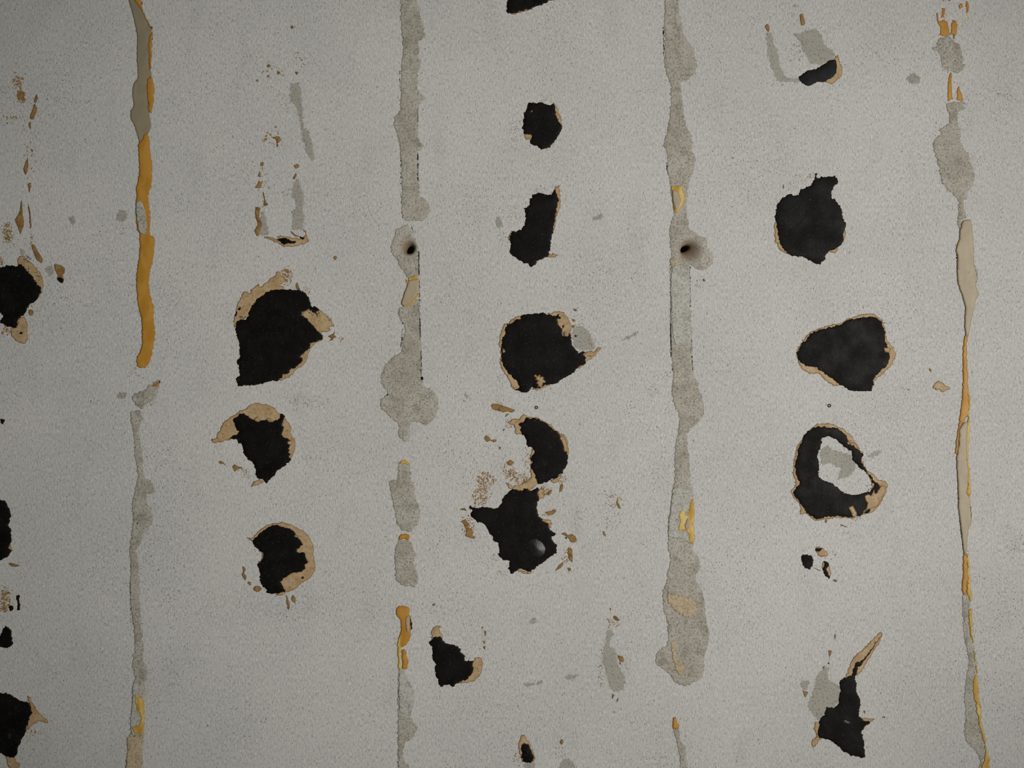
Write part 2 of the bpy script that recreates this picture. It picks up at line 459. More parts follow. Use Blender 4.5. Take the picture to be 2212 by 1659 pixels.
def drill_hole(h, parent_name):
    """a funnel worn into the filler that narrows to a dark bore through the board"""
    cx, cy, R, bx, by, ra, rb, ang = h
    prof = [(1.04, -0.20, 0.0), (0.97, -0.12, 0.04), (0.86, 0.6, 0.14), (0.70, 2.4, 0.36), (0.55, 4.2, 0.64), (0.44, 6.0, 1.0), (0.42, 12.0, 1.0), (0.40, 26.0, 1.0)]
    verts = []; faces = []; n = 44
    root = bpy.data.objects[parent_name]; ox, oz = root.location.x, root.location.z
    for s, dep, t in prof:
        for i in range(n):
            a = 2 * math.pi * i / n
            X = cx + R * s * math.cos(a); Y = cy + R * s * math.sin(a)
            u, v = ra * math.cos(a - ang), rb * math.sin(a - ang)
            k = s / 0.44 if t >= 1 else 1.0
            BX = bx + k * (u * math.cos(ang) - v * math.sin(ang)); BY = by + k * (u * math.sin(ang) + v * math.cos(ang))
            X, Y = X * (1 - t) + BX * t, Y * (1 - t) + BY * t
            wob = noise.noise(Vector((X / 6, Y / 6, dep))) * 0.8 * (0 < t < 1)
            verts.append((wx(X + wob) - ox, dep * 0.001, wz(Y + wob) - oz))
    for j in range(len(prof) - 1):
        for i in range(n):
            a, b = j * n + i, j * n + (i + 1) % n
            faces.append((a, b, b + n, a + n))
    faces.append(tuple(range((len(prof) - 1) * n, len(prof) * n)))
    me = bpy.data.meshes.new('drill_hole'); me.from_pydata(verts, [], faces); me.update()
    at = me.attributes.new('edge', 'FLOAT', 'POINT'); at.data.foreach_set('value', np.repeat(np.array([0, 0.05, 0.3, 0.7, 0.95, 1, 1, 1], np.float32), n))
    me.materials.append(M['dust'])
    for p in me.polygons: p.use_smooth = True
    o = bpy.data.objects.new('drill_hole', me); COL.objects.link(o); o.parent = root

def bubble_ring(X, Y, r, label):
    verts = []; faces = []; n, m = 18, 8; ox, oz = wx(X), wz(Y)
    for i in range(n):
        a = 2 * math.pi * i / n
        for j in range(m):
            b = 2 * math.pi * j / m; q = r + r * 0.42 * math.cos(b)
            verts.append((q * math.cos(a) * S, -(0.02 + 0.16 * (1 + math.sin(b))) * 0.001, q * math.sin(a) * S))
    for i in range(n):
        for j in range(m):
            a, b = i * m + j, ((i + 1) % n) * m + j
            faces.append((a, i * m + (j + 1) % m, ((i + 1) % n) * m + (j + 1) % m, b))
    me = bpy.data.meshes.new('tar_bubble'); me.from_pydata(verts, [], faces); me.update(); me.materials.append(M['blackfleck'])
    o = bpy.data.objects.new('tar_bubble', me); COL.objects.link(o); o.location = (ox, 0, oz)
    tag(o, label, 'bubble', 'tiny tar bubbles on the paint')

# ------------------------------------------------------------------ black tar patches
build('''
adhesive_patch|patch||big black tar patch with broad tan crescent along its upper left
tar|A|250,790 290,740 370,740 400,680 430,600 470,530 520,470 590,420 660,380 720,352 800,342 880,338 960,342 1060,345 1110,365 1180,400 1210,450 1225,510 1250,570 1330,585 1350,610 1290,630 1250,620 1200,600 1130,640 1120,690 1180,730 1230,780 1280,830 1330,890 1370,930 1400,960 1390,1000 1350,1020 1290,1035 1220,1060 1235,1100 1170,1160 1110,1230 1120,1270 1090,1320 1030,1380 970,1400 930,1460 870,1470 850,1520 800,1555 730,1548 660,1565 600,1590 500,1615 400,1610 300,1625 270,1610 260,1560 245,1525 290,1480 285,1400 265,1330 260,1280 300,1240 300,1140 285,1060 260,970 240,900|blister:700,1200,14,0.25
rim|A|215,840 240,840 260,780 300,760 400,700 470,560 600,440 720,370 880,345 870,300 820,285 880,240 885,200 850,160 830,110 800,95 765,115 770,150 700,195 660,240 590,290 550,310 540,260 500,300 440,340 440,390 410,395 400,365 350,365 320,410 290,480 250,560 240,640 215,720
rim|A|1120,650 1200,600 1290,590 1370,620 1430,670 1500,740 1550,830 1500,840 1500,890 1430,905 1390,910 1370,950 1260,840 1160,720
rim|A|1400,960 1390,1010 1300,1060 1240,1110 1220,1170 1195,1230 1185,1290 1150,1340 1050,1400 1000,1470 940,1510 850,1550 800,1555 840,1480 930,1390 1070,1310 1090,1230 1160,1150 1200,1060 1340,1000
blot|A|1280,560 1330,585 1350,610 1310,640 1340,690 1290,650 1250,640
blot|A|230,690 245,640 265,640 250,690
blot|A|270,600 300,570 310,600 290,620
fleck|A|1470,960 1530,930 1560,890 1550,945 1580,970 1540,990 1530,1015 1490,1020 1505,985
fleck|A|1040,330 1040,280 1060,250 1075,290 1090,340
spray|fleck|A|900,170,120,150,0,100,0.5,2.2
spray|fleck|A|1180,370,70,60,30,22,0.4,1.3
spray|fleck|A|1640,980,40,70,0,14,0.4,1.4
spray|blackfleck|A|1280,640,130,60,20,50,0.4,1.5
spray|blackfleck|A|1470,720,60,50,30,20,0.4,1.2
spray|blackfleck|A|330,720,70,40,0,26,0.4,1.3
spray|blackfleck|A|1350,960,60,60,0,26,0.4,1.5

adhesive_patch|patch||black tar patch capped by fluffy tan stain with pointed tan beak at left
tar|B|500,460 520,420 580,390 600,350 690,335 720,375 780,400 860,440 930,455 1000,460 1080,465 1160,480 1240,450 1290,430 1310,360 1340,345 1375,370 1375,430 1345,500 1355,590 1345,680 1360,760 1430,770 1500,800 1440,830 1430,850 1500,890 1440,930 1470,970 1440,1000 1480,1025 1450,1060 1500,1095 1440,1170 1330,1280 1240,1330 1200,1400 1150,1450 1075,1530 1040,1500 1020,1480 940,1450 885,1385 905,1325 860,1260 850,1220 820,1170 740,1110 700,1050 670,930 660,880 640,850 595,850 580,790 520,785 430,780 480,745 540,710 600,660 560,600 530,540
rim|B|130,790 150,770 200,760 230,690 280,630 310,540 330,490 390,460 440,400 500,380 560,350 620,300 700,265 750,220 830,170 900,155 980,180 1060,185 1140,215 1210,250 1250,310 1300,350 1320,400 1250,480 1150,510 1000,500 880,480 740,420 690,365 620,400 550,450 530,500 560,560 630,660 560,740 430,790 330,820 250,840 170,835
rim|B|1380,420 1440,470 1480,530 1500,600 1470,660 1500,710 1545,760 1570,850 1555,950 1520,1050 1500,1100 1440,1170 1400,1100 1410,950 1400,800 1330,760 1310,650 1310,530
rim|B|815,1580 850,1510 920,1480 1000,1475 1040,1510 960,1555 880,1565
inc|B|860,430 930,400 960,480 880,470
inc|B|1060,440 1130,420 1200,480 1150,490 1100,470
blot|B|1300,380 1340,345 1375,380 1360,420 1310,420
fleck|B|250,1170 290,1150 340,1180 385,1240 330,1200 290,1205
fleck|B|490,1250 530,1215 600,1250 680,1265 580,1290 530,1335
spray|fleck|B|650,1310,160,80,25,30,0.4,1.2
spray|greyfleck|B|740,1380,140,90,40,60,0.4,1.0

adhesive_patch|patch||round black tar patch with a thick tan band round its right side
tar|C|430,455 480,410 570,320 690,235 790,195 850,195 950,225 1040,240 1110,280 1165,330 1180,380 1260,450 1300,520 1240,570 1190,610 1220,655 1330,670 1345,730 1375,830 1330,870 1340,930 1250,990 1100,1020 1010,1070 940,1150 910,1170 940,1240 985,1320 900,1350 800,1365 690,1350 670,1270 590,1200 575,1100 555,980 530,900 530,850 590,800 620,700 600,650 570,625 480,560 450,500
rim|C|340,400 430,405 500,330 600,250 690,190 800,155 920,145 1060,165 1200,230 1330,320 1410,390 1450,470 1480,560 1475,700 1505,820 1510,930 1470,1020 1430,1090 1320,1150 1230,1230 1150,1290 1040,1335 960,1380 850,1380 900,1330 965,1310 920,1240 885,1160 980,1050 1220,970 1320,930 1310,860 1350,820 1310,690 1200,670 1160,620 1280,520 1230,440 1150,340 1040,265 850,215 690,255 570,340 490,440 400,460 365,435
rim|C|530,840 540,800 575,780 600,660 640,690 620,810 550,860
inc|C|1290,1062 1310,1075 1300,1090 1285,1085
blot|C|1275,1085 1290,1065 1315,1070 1320,1095 1300,1110 1280,1105
fleck|C|450,1290 470,1240 540,1225 600,1275 560,1320 490,1330
fleck|C|350,1160 380,1145 415,1170 410,1220 370,1200
fleck|C|260,910 290,895 325,950 300,1010 340,1070 315,1130 290,1100 250,1040 280,980
fleck|C|1010,1380 1040,1430 1070,1520 1075,1600 1050,1645 1020,1520
fleck|C|1095,1440 1130,1380 1175,1440 1170,1520 1120,1490
spray|fleck|C|560,630,60,40,30,16,0.4,1.2
spray|blackfleck|C|1120,310,60,60,40,16,0.4,1.1

adhesive_patch|patch||big rounded black tar patch thinly edged in tan, tapering to a right-hand point
tar|D|260,790 280,680 320,570 310,500 350,440 370,385 440,380 500,320 580,310 600,260 660,240 770,222 900,208 1000,205 1090,230 1150,260 1210,300 1230,390 1290,490 1300,560 1340,600 1390,620 1400,560 1440,570 1450,660 1480,760 1520,840 1600,870 1690,870 1650,930 1700,970 1700,1050 1650,1100 1580,1120 1500,1215 1390,1290 1240,1380 1130,1420 1000,1440 900,1490 800,1490 760,1490 700,1555 620,1560 560,1540 510,1520 560,1470 530,1420 520,1350 470,1330 440,1270 390,1240 340,1180 290,1090 270,1000 260,900|blister:700,650,20,0.2
rim|D|225,650 235,580 260,510 300,430 310,385 390,370 440,310 520,270 600,250 680,235 680,270 580,340 500,340 440,405 370,450 330,580 310,700 280,790 330,830 320,880 280,870 285,930 300,1060 360,1190 450,1250 540,1370 580,1470 510,1530 440,1490 400,1370 340,1270 260,1150 235,1060 250,920 245,820 225,740
rim|D|1050,215 1150,195 1260,175 1340,190 1350,240 1400,300 1450,390 1450,500 1445,580 1420,560 1400,600 1350,620 1320,590 1270,490 1200,370 1190,310 1130,280
rim|D|1640,930 1700,870 1790,850 1850,870 1880,810 1970,795 1920,870 1830,960 1740,1020 1680,1090 1590,1150 1570,1110 1680,1040 1670,980
rim|D|760,1490 830,1480 960,1430 1100,1420 1080,1440 1000,1470 880,1525 800,1510
inc|D|1320,520 1350,520 1385,610 1350,600
inc|D|820,1270 850,1255 870,1280 900,1262 930,1270 935,1300 965,1285 1000,1300 980,1330 1010,1350 1015,1400 980,1395 960,1430 940,1480 900,1455 870,1470 880,1420 845,1400 870,1370 825,1340 860,1320 820,1300
inc|D|285,800 320,825 325,880 300,880 270,840
blot|D|1200,250 1250,215 1240,260 1280,290 1260,310 1210,300
blot|D|1300,420 1340,410 1330,440 1310,470
grey|D|1470,480 1560,420 1650,430 1750,500 1790,600 1880,760 1800,850 1640,860 1530,820 1480,730 1455,620
fleck|D|1485,140 1530,135 1555,160 1520,185
fleck|D|1465,320 1500,310 1525,330 1500,360
fleck|D|1455,420 1515,415 1500,460 1470,450
blot|D|1510,600 1530,580 1550,605 1530,620
spray|fleck|D|1780,680,110,130,-30,30,0.4,1.4
spray|greyfleck|D|1660,430,170,90,20,40,0.4,1.0
spray|blackfleck|D|1730,940,90,60,-30,26,0.4,1.3

adhesive_patch|patch||crescent-shaped black tar patch above the spiky star-like black patch
tar|E|940,470 1030,450 1050,400 1090,370 1130,400 1200,385 1260,395 1330,420 1400,460 1500,540 1580,610 1650,660 1680,750 1710,850 1720,930 1780,960 1800,990 1790,1080 1760,1190 1710,1290 1650,1350 1580,1410 1500,1420 1450,1470 1300,1500 1250,1430 1230,1330 1170,1250 1150,1180 1190,1120 1150,1080 1140,1040 1190,1000 1230,960 1180,880 1110,850 1080,760 1060,680 1010,640 970,580 990,540
rim|E|780,440 850,400 950,390 1000,340 1040,310 1090,350 1100,400 1070,430 1040,470 950,500 980,540 1000,560 1030,640 1080,690 1030,680 980,645 920,660 880,620 880,550 840,500 800,490
rim|E|1110,360 1180,350 1250,370 1330,420 1420,460 1520,520 1600,590 1660,650 1740,680 1780,760 1800,880 1810,960 1790,1050 1720,970 1690,860 1670,770 1620,660 1500,560 1380,470 1250,410 1130,410
inc|E|1670,680 1720,690 1770,790 1790,900 1760,960 1720,950 1710,870 1690,790 1650,720
rim|E|1140,1030 1170,970 1180,900 1245,960 1200,1020 1220,1120 1190,1190 1260,1290 1250,1400 1290,1490 1220,1560 1130,1630 1090,1560 1080,1460 1160,1400 1150,1290 1140,1130
rim|E|1490,1470 1560,1400 1640,1350 1690,1330 1670,1400 1620,1470 1540,1490
fleck|E|480,160 520,130 620,145 730,185 890,240 840,285 760,270 680,280 580,250 510,230
fleck|E|360,710 400,675 450,710 470,745 560,745 575,775 530,795 470,760 410,790 380,760
fleck|E|720,360 740,310 790,300 750,350
fleck|E|1640,1640 1660,1540 1700,1500 1715,1560 1690,1620
fleck|E|760,1130 800,1090 870,1130 830,1190 770,1180
fleck|E|610,900 620,860 650,890 630,915
fleck|E|675,590 690,560 725,570 700,590
spray|fleck|E|800,480,110,130,40,40,0.4,1.6
spray|fleck|E|780,1260,160,120,30,70,0.4,1.6
spray|fleck|E|960,1400,300,130,15,150,0.4,2.0
spray|fleck|E|380,1440,200,180,0,110,0.4,2.0
spray|fleck|E|1090,1090,90,240,0,46,0.4,1.3
spray|fleck|E|1700,1430,90,120,20,36,0.4,1.5

adhesive_patch|patch||spiky star-like black tar patch with a glossy blister near its foot
tar|F|185,460 220,410 260,440 330,450 420,430 520,440 600,460 680,440 740,380 750,320 800,240 850,180 920,130 1050,155 1140,120 1190,140 1230,160 1300,140 1390,105 1360,180 1375,300 1340,370 1345,460 1370,570 1440,660 1520,720 1560,790 1600,860 1660,880 1665,920 1640,945 1590,960 1610,1020 1660,1080 1685,1150 1670,1220 1600,1270 1510,1330 1430,1390 1350,1440 1280,1490 1230,1530 1130,1520 1040,1490 1000,1530 950,1530 935,1580 900,1570 860,1500 865,1430 870,1360 790,1340 690,1285 700,1200 695,1130 680,1040 590,1010 600,960 560,890 530,870 500,800 440,730 390,700 320,690 290,650 230,600 210,550 240,500
gloss|F|1180,1040 1240,985 1330,970 1420,1020 1490,1130 1470,1230 1380,1290 1270,1270 1200,1180
rim|F|790,10 860,40 930,80 990,60 1060,50 1130,20 1180,0 1300,0 1280,80 1240,110 1220,165 1180,140 1100,170 960,150 880,130
rim|F|1410,620 1500,650 1570,650 1600,710 1570,790 1530,750 1450,700
rim|F|1350,180 1430,110 1490,170 1440,200 1490,230 1440,290 1390,300 1360,260
rim|F|1000,1500 1050,1470 1120,1530 1160,1500 1190,1540 1280,1470 1240,1580 1130,1560 1060,1560
fleck|F|50,680 130,640 160,700 190,720 170,780 230,810 250,870 240,920 290,950 270,980 190,960 120,930 140,850 110,780 90,720
fleck|F|1755,885 1830,875 1860,910 1950,900 2010,950 2015,1030 1930,1040 1890,980 1830,930
blot|F|1825,960 1840,940 1860,965 1840,980
fleck|F|1870,1130 1930,1140 1950,1200 1950,1380 1900,1340 1870,1230
fleck|F|1650,1530 1720,1420 1800,1370 1780,1440 1700,1500
fleck|F|1860,1470 1920,1480 1920,1530 1880,1530
fleck|F|1480,520 1560,510 1650,480 1680,510 1600,570 1540,570
fleck|F|1500,230 1570,140 1610,150 1560,220
fleck|F|20,470 100,450 140,500 60,490
spray|fleck|F|400,230,200,240,20,170,0.4,1.9
spray|fleck|F|170,780,140,220,-20,80,0.4,1.8
spray|fleck|F|1500,160,120,110,20,50,0.4,1.6
spray|fleck|F|1850,1270,110,200,15,60,0.4,1.5
spray|fleck|F|1540,540,110,70,-20,26,0.4,1.3
spray|greyfleck|F|640,1280,110,110,0,40,0.4,1.1
spray|greyfleck|F|740,1560,120,60,0,40,0.4,1.1

adhesive_patch|patch||black tar patch cut by the picture's left edge, tan lobe hanging below it
tar|G|-300,500 -150,420 0,385 100,350 160,345 240,350 270,390 320,320 380,340 440,400 520,470 570,560 610,640 700,700 690,800 660,890 590,950 520,1010 460,1080 420,1170 390,1210 310,1260 300,1390 230,1410 160,1390 60,1350 0,1290 40,1260 30,1180 -60,1100 -250,1000 -350,750
rim|G|310,270 330,200 390,180 440,240 520,290 600,370 680,440 720,540 740,650 730,740 700,830 650,900 660,800 620,680 550,580 500,470 440,400 360,350 300,330
rim|G|290,1270 390,1210 440,1270 470,1370 460,1460 480,1550 460,1620 420,1680 340,1670 280,1630 220,1580 190,1500 190,1420 280,1380
blot|G|330,1490 360,1475 390,1495 380,1515 350,1515
blot|G|480,370 500,400 490,420
fleck|G|490,1110 530,1090 575,1120 560,1190 510,1205 485,1160
grey|G|340,60 400,50 440,150 380,190 340,140
spray|blackfleck|G|460,230,90,80,40,50,0.4,1.5
spray|blackfleck|G|330,1440,110,160,0,20,0.4,1.6
spray|fleck|G|90,1460,90,110,0,30,0.5,2.2
spray|fleck|G|20,260,50,100,0,20,0.5,2.0
spray|blackfleck|G|640,560,60,160,-25,30,0.4,1.2

adhesive_patch|patch||squarish black tar patch with a square-topped neck rising at its upper right
tar|H|280,790 295,660 350,560 390,490 470,460 530,435 580,465 690,440 700,360 780,340 860,280 910,240 940,180 960,80 985,90 985,150 1030,160 1080,125 1160,135 1240,125 1280,110 1335,180 1335,260 1280,280 1260,340 1240,400 1240,490 1260,530 1300,520 1340,590 1380,650 1410,740 1430,840 1470,920 1475,1000 1450,1090 1430,1180 1420,1270 1370,1320 1310,1370 1200,1390 1160,1450 1110,1550 1030,1640 920,1590 790,1510 660,1500 550,1470 470,1420 390,1350 350,1250 320,1130 290,980 280,880|blister:1020,820,14,0.35|blister:1290,880,6,0.35
rim|H|275,850 265,1000 255,1100 275,1240 320,1330 400,1410 500,1460 560,1475 490,1400 410,1330 360,1200 320,1050 310,900
rim|H|1170,1400 1260,1360 1345,1340 1310,1420 1240,1430
rim|H|1370,630 1425,740 1390,740
rim|H|1420,1090 1475,1060 1465,1180 1430,1260 1410,1180
spray|greyfleck|H|620,230,260,150,-10,90,0.4,1.3
spray|fleck|H|930,120,120,90,-20,26,0.4,1.3
fleck|H|400,270 420,265 425,330 410,335
spray|blackfleck|H|980,770,230,110,-15,1,0.3,0.6

adhesive_patch|patch||leaning black tar patch shaped like a boot with a tan stripe down its right
tar|I|405,1330 420,1250 425,1150 405,1100 430,1000 430,960 480,945 520,970 560,920 600,920 650,830 670,750 675,640 655,540 690,520 740,500 745,400 770,370 800,310 880,300 950,290 1000,330 1040,320 1110,310 1170,220 1190,280 1215,330 1240,410 1220,470 1215,580 1180,720 1140,850 1150,920 1110,1040 1100,1180 1075,1280 1050,1370 960,1410 880,1450 860,1510 780,1550 700,1500 580,1440 500,1390 430,1365
rim|I|1170,185 1250,175 1260,300 1265,440 1250,560 1210,690 1170,850 1150,960 1110,1000 1120,850 1170,700 1200,500 1220,400 1190,320 1165,230
rim|I|1030,1370 1130,1305 1170,1335 1220,1350 1200,1385 1110,1390
rim|I|370,1090 400,1000 440,960 440,1010 420,1090
grey|I|170,700 250,710 300,850 180,890
spray|greyfleck|I|500,700,170,220,30,80,0.4,1.2
spray|greyfleck|I|310,1050,110,130,0,60,0.4,1.2
spray|greyfleck|I|930,210,120,80,-20,40,0.4,1.2

adhesive_patch|patch||black tar patch cut off by the picture's top edge
tar|P|1080,-55 1088,-20 1096,5 1093,25 1105,28 1128,24 1150,17 1172,10 1190,1 1212,-8 1228,-40 1150,-75
rim|P|1092,24 1105,27 1130,23 1150,16 1150,19 1128,27 1104,31

adhesive_patch|patch||small black tar patch with a tan sliver on its right, above the boot-shaped one
tar|02|140,885 165,875 250,875 300,895 365,885 380,960 400,1030 435,1085 425,1120 395,1160 360,1220 310,1265 270,1280 235,1255 200,1240 165,1215 175,1160 130,1145 105,1130 100,1040 115,960 130,930
rim|02|360,870 400,930 420,990 435,1075 395,1050 375,980
rim|02|105,1140 165,1140 185,1180 130,1190
inc|02|170,945 180,945 182,965 170,965
spray|greyfleck|02|40,1120,100,160,0,110,0.4,1.2
spray|greyfleck|02|290,840,90,50,0,40,0.4,1.0

adhesive_patch|patch||slanted blue-black tar strip joining two grey smears, tan at its right end
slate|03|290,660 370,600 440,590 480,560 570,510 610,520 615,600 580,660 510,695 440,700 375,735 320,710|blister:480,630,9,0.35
rim|03|590,500 625,470 645,540 665,600 640,660 575,720 510,695 560,660 600,600
grey|03|5,290 60,280 80,370 110,430 145,570 190,670 300,660 330,710 200,705 110,695 70,630 30,500 10,400
grey|03|250,290 350,260 430,240 490,300 510,380 560,410 610,470 560,520 480,560 380,540 340,470 290,360
fleck|03|295,130 325,120 345,205 310,215
fleck|03|0,230 25,205 45,250 30,275
spray|greyfleck|03|280,420,100,200,20,90,0.5,1.7
grey|03|240,45 265,30 295,50 260,72
spray|greyfleck|03|230,100,60,70,0,16,0.5,1.3

adhesive_patch|patch||heart-leaning black tar patch fully outlined in tan, flat at its foot
tar|13|275,1420 300,1330 350,1290 400,1220 500,1185 640,1150 710,1110 850,1085 950,1090 990,1130 1020,1200 1030,1290 1050,1350 1065,1420 1040,1500 930,1600 930,1660 900,1715 745,1715 650,1670 560,1600 500,1560 440,1520 350,1500 300,1470|blister:370,1380,7,0.4
rim|13|272,1370 325,1285 395,1210 520,1163 640,1138 720,1098 840,1058 925,1060 995,1105 1030,1190 1045,1290 1095,1340 1120,1400 1090,1485 1010,1565 935,1635 890,1660 1030,1430 1000,1230 950,1120 800,1110 560,1200 420,1250 330,1330 310,1440 390,1490 490,1530 570,1600 650,1660 590,1670 515,1625 450,1565 390,1575 325,1535 285,1475
inc|13|1015,1355 1070,1350 1060,1385 1020,1380
spray|blackfleck|13|990,1130,60,60,40,20,0.4,1.2

adhesive_patch|patch||black tar ring with a white middle holding a grey smear
tar|23|245,950 300,880 270,830 260,720 290,580 330,490 400,410 480,400 560,405 640,430 700,480 710,540 790,590 840,640 820,690 845,730 870,790 910,830 940,880 970,900 1000,930 1000,990 960,1050 880,1130 800,1165 740,1175 620,1170 520,1170 440,1190 350,1130 310,1060 250,990#490,500 560,490 620,520 680,580 740,610 750,680 800,740 860,790 910,860 930,920 880,960 760,985 650,950 600,900 500,860 460,820 470,730 455,650 470,580
rim|23|225,950 262,900 240,790 250,690 275,570 365,450 435,383 530,373 640,403 720,463 780,548 840,630 830,690 870,770 920,800 960,840 1010,860 1045,890 1025,980 990,1060 930,1120 860,1150 740,1182 620,1178 440,1200 350,1145 300,1150 305,1080 245,1000#478,478 560,472 635,502 705,565 765,590 775,670 815,725 870,780 900,862 915,925 870,985 760,1015 635,975 585,925 480,880 430,835 445,730 430,650 450,565
inc|23|850,1000 880,975 900,990 930,935 950,970 1000,905 1030,920 1010,1000 960,1080 880,1110 830,1150 880,1060
inc|23|720,1090 745,1075 770,1110 790,1150 750,1175
inc|23|700,520 740,520 800,580 790,600 730,550
blot|23|930,900 960,880 980,910 950,920
grey|23|470,600 530,560 600,600 740,640 780,740 740,820 620,860 640,770 560,720 480,730
grey|23|860,650 930,610 1005,605 930,670
fleck|23|510,1205 525,1190 535,1210 520,1225
fleck|23|640,1232 700,1255 710,1262 660,1250
spray|fleck|23|760,1200,80,40,-30,16,0.4,1.3
spray|greyfleck|23|720,1320,90,110,20,40,0.4,1.3
spray|blackfleck|23|920,960,80,110,20,60,0.4,1.6
spray|greyfleck|23|120,650,130,70,-10,50,0.4,0.9

adhesive_patch|patch||tiny square black tar chip with broken tan scraps, below the black ring
tar|23|315,1495 410,1510 405,1590 375,1620 325,1585
rim|23|435,1440 465,1420 500,1440 545,1490 500,1510 460,1500 440,1470
blot|23|430,1450 450,1435 490,1440 470,1465 440,1465
tar|23|495,1600 510,1550 540,1570 530,1640 560,1680 540,1690 510,1660
rim|23|490,1610 500,1550 550,1575 560,1680 520,1680
fleck|23|410,1600 480,1630 470,1635
fleck|33|580,50 620,60 600,75
spray|fleck|23|580,1480,60,60,0,14,0.4,1.2
spray|greyfleck|23|330,1460,50,50,0,26,0.4,1.2

adhesive_patch|patch||black tar patch shaped like a chili with a long tan-edged tail pointing up
tar|33|465,1270 510,1190 540,1140 590,1150 630,1110 640,1000 645,930 670,890 740,870 750,820 780,760 830,740 900,650 1000,520 940,610 880,700 840,760 800,800 775,880 780,960 800,1040 820,1075 815,1120 800,1160 805,1230 850,1255 900,1260 860,1300 825,1350 850,1450 845,1490 860,1550 850,1570 740,1550 660,1510 590,1440 530,1415 470,1400 450,1350|blister:690,1265,9,0.5
gloss|33|655,1250 690,1238 735,1265 715,1295 670,1285
rim|33|690,880 740,740 820,660 900,585 980,502 1008,518 975,590 905,700 855,790 790,870 760,870
rim|33|430,1270 490,1280 470,1350 490,1400 410,1490 395,1430 440,1390 420,1320
rim|33|810,1225 900,1240 960,1236 900,1265 840,1335 840,1270
grey|33|360,1130 400,1010 440,880 500,790 545,800 550,900 640,960 640,1060 590,1150 520,1200 450,1260 400,1200
grey|33|310,910 385,905 370,980 320,990
fleck|33|325,1000 370,1010 345,1060
fleck|33|590,530 605,510 600,570
fleck|33|538,660 572,655 555,715
fleck|33|495,800 512,785 508,815
blot|33|535,765 550,758 548,775
fleck|33|1000,1222 1028,1218 1028,1226 1000,1230
fleck|33|842,1170 858,1170 855,1200

adhesive_patch|patch||black tar patch shaped like a side-on bell with a tan lobe at lower right
tar|31|1485,590 1510,550 1580,535 1620,590 1700,610 1745,640 1750,670 1790,700 1780,740 1850,745 1860,810 1840,860 1790,910 1720,930 1690,965 1640,945 1580,965 1550,900 1530,830 1540,780 1510,700 1510,640
rim|31|1500,580 1500,490 1545,440 1590,450 1570,490 1600,540 1580,570 1510,610
rim|31|1830,790 1870,720 1930,720 1938,790 1912,870 1850,922 1780,932 1720,942 1780,890 1830,840
fleck|31|1510,260 1530,255 1535,270 1515,275
fleck|31|1925,460 1940,450 1940,470
fleck|31|1955,500 1970,490 1965,540
fleck|31|1940,575 1960,580 1955,600
fleck|31|1940,630 1960,620 1955,650
spray|greyfleck|31|1560,600,70,60,20,1,0.4,1.0
spray|fleck|31|1800,690,60,60,30,16,0.4,1.3
spray|fleck|31|1945,540,30,110,0,26,0.4,1.1
spray|greyfleck|31|1500,310,60,40,30,26,0.4,1.1

adhesive_patch|patch||tiny black tar drop in a tan teardrop stain at the bottom edge
tar|32|85,1460 120,1445 160,1480 190,1550 185,1605 110,1605 90,1540|blister:130,1510,4,0.5
rim|32|70,1410 95,1370 130,1400 170,1470 202,1570 190,1605 95,1605 62,1500
grey|32|105,1605 195,1605 205,1690 120,1690
spray|fleck|32|50,1590,40,110,0,26,0.4,1.6

adhesive_patch|patch||tall black tar patch at the left edge beside the grey filled joint
tar|20|-150,1050 0,1025 50,1045 80,1100 95,1160 80,1240 95,1300 95,1380 75,1430 100,1465 70,1500 30,1535 0,1540 -150,1500
rim|20|60,1430 90,1410 105,1460 80,1470
fleck|20|75,1565 110,1565 175,1590 130,1600 90,1590

adhesive_patch|patch||small black tar wedge at the left edge with bare paint around it
tar|30|50,450 90,480 105,550 105,610 60,635 0,625 -60,600 0,530

adhesive_patch|patch||black tar patch in the lower left corner with a tan pointed flap
tar|30|-120,1050 0,1015 90,1030 170,1080 250,1105 270,1180 255,1230 235,1290 200,1390 160,1480 130,1570 60,1560 0,1530 -100,1500|blister:130,1150,5,0.5|blister:80,1380,6,0.5
gloss|30|110,1140 140,1135 155,1160 130,1170
gloss|30|62,1360 90,1350 105,1390 80,1420 62,1400
rim|30|235,1035 275,1090 320,1170 410,1270 320,1265 260,1310 225,1330 240,1230 250,1160
rim|30|50,1560 110,1545 140,1600 175,1612 150,1680 90,1700
fleck|30|260,1330 275,1340 270,1355
fleck|30|295,1340 308,1350 300,1370
spray|fleck|30|260,1400,90,80,0,20,0.4,1.3

adhesive_patch|patch||short black tar dash at the foot of the brown U-shaped outline
tar|11|185,425 240,405 280,425 350,440 330,458 240,462 200,448
rim|11|70,405 120,400 200,430 190,395 250,395 370,415 430,390 400,330 430,360 458,445 380,472 290,487 230,477 170,442
fleck|11|0,145 40,160 30,240 55,290 30,390 10,395 -10,350 20,290 -5,220
fleck|11|60,20 75,30 85,100 110,125 85,140 65,125 75,90
fleck|11|300,350 340,385 400,400 340,400 310,375
blot|11|370,400 420,410 400,425
grey|11|330,0 410,0 415,150 420,300 400,340 310,340 305,200 340,150
grey|11|40,180 90,210 120,380 40,390
fleck|01|-5,1600 30,1545 55,1560 50,1600 10,1605
fleck|01|20,1500 35,1460 45,1500 35,1515
fleck|01|40,1395 65,1380 70,1410 50,1415
fleck|01|320,1520 345,1475 352,1500 330,1530
fleck|01|325,1415 365,1400 375,1425 345,1440
spray|fleck|01|60,1580,60,280,0,50,0.4,1.7
spray|fleck|11|320,30,110,60,0,26,0.4,1.3
''')
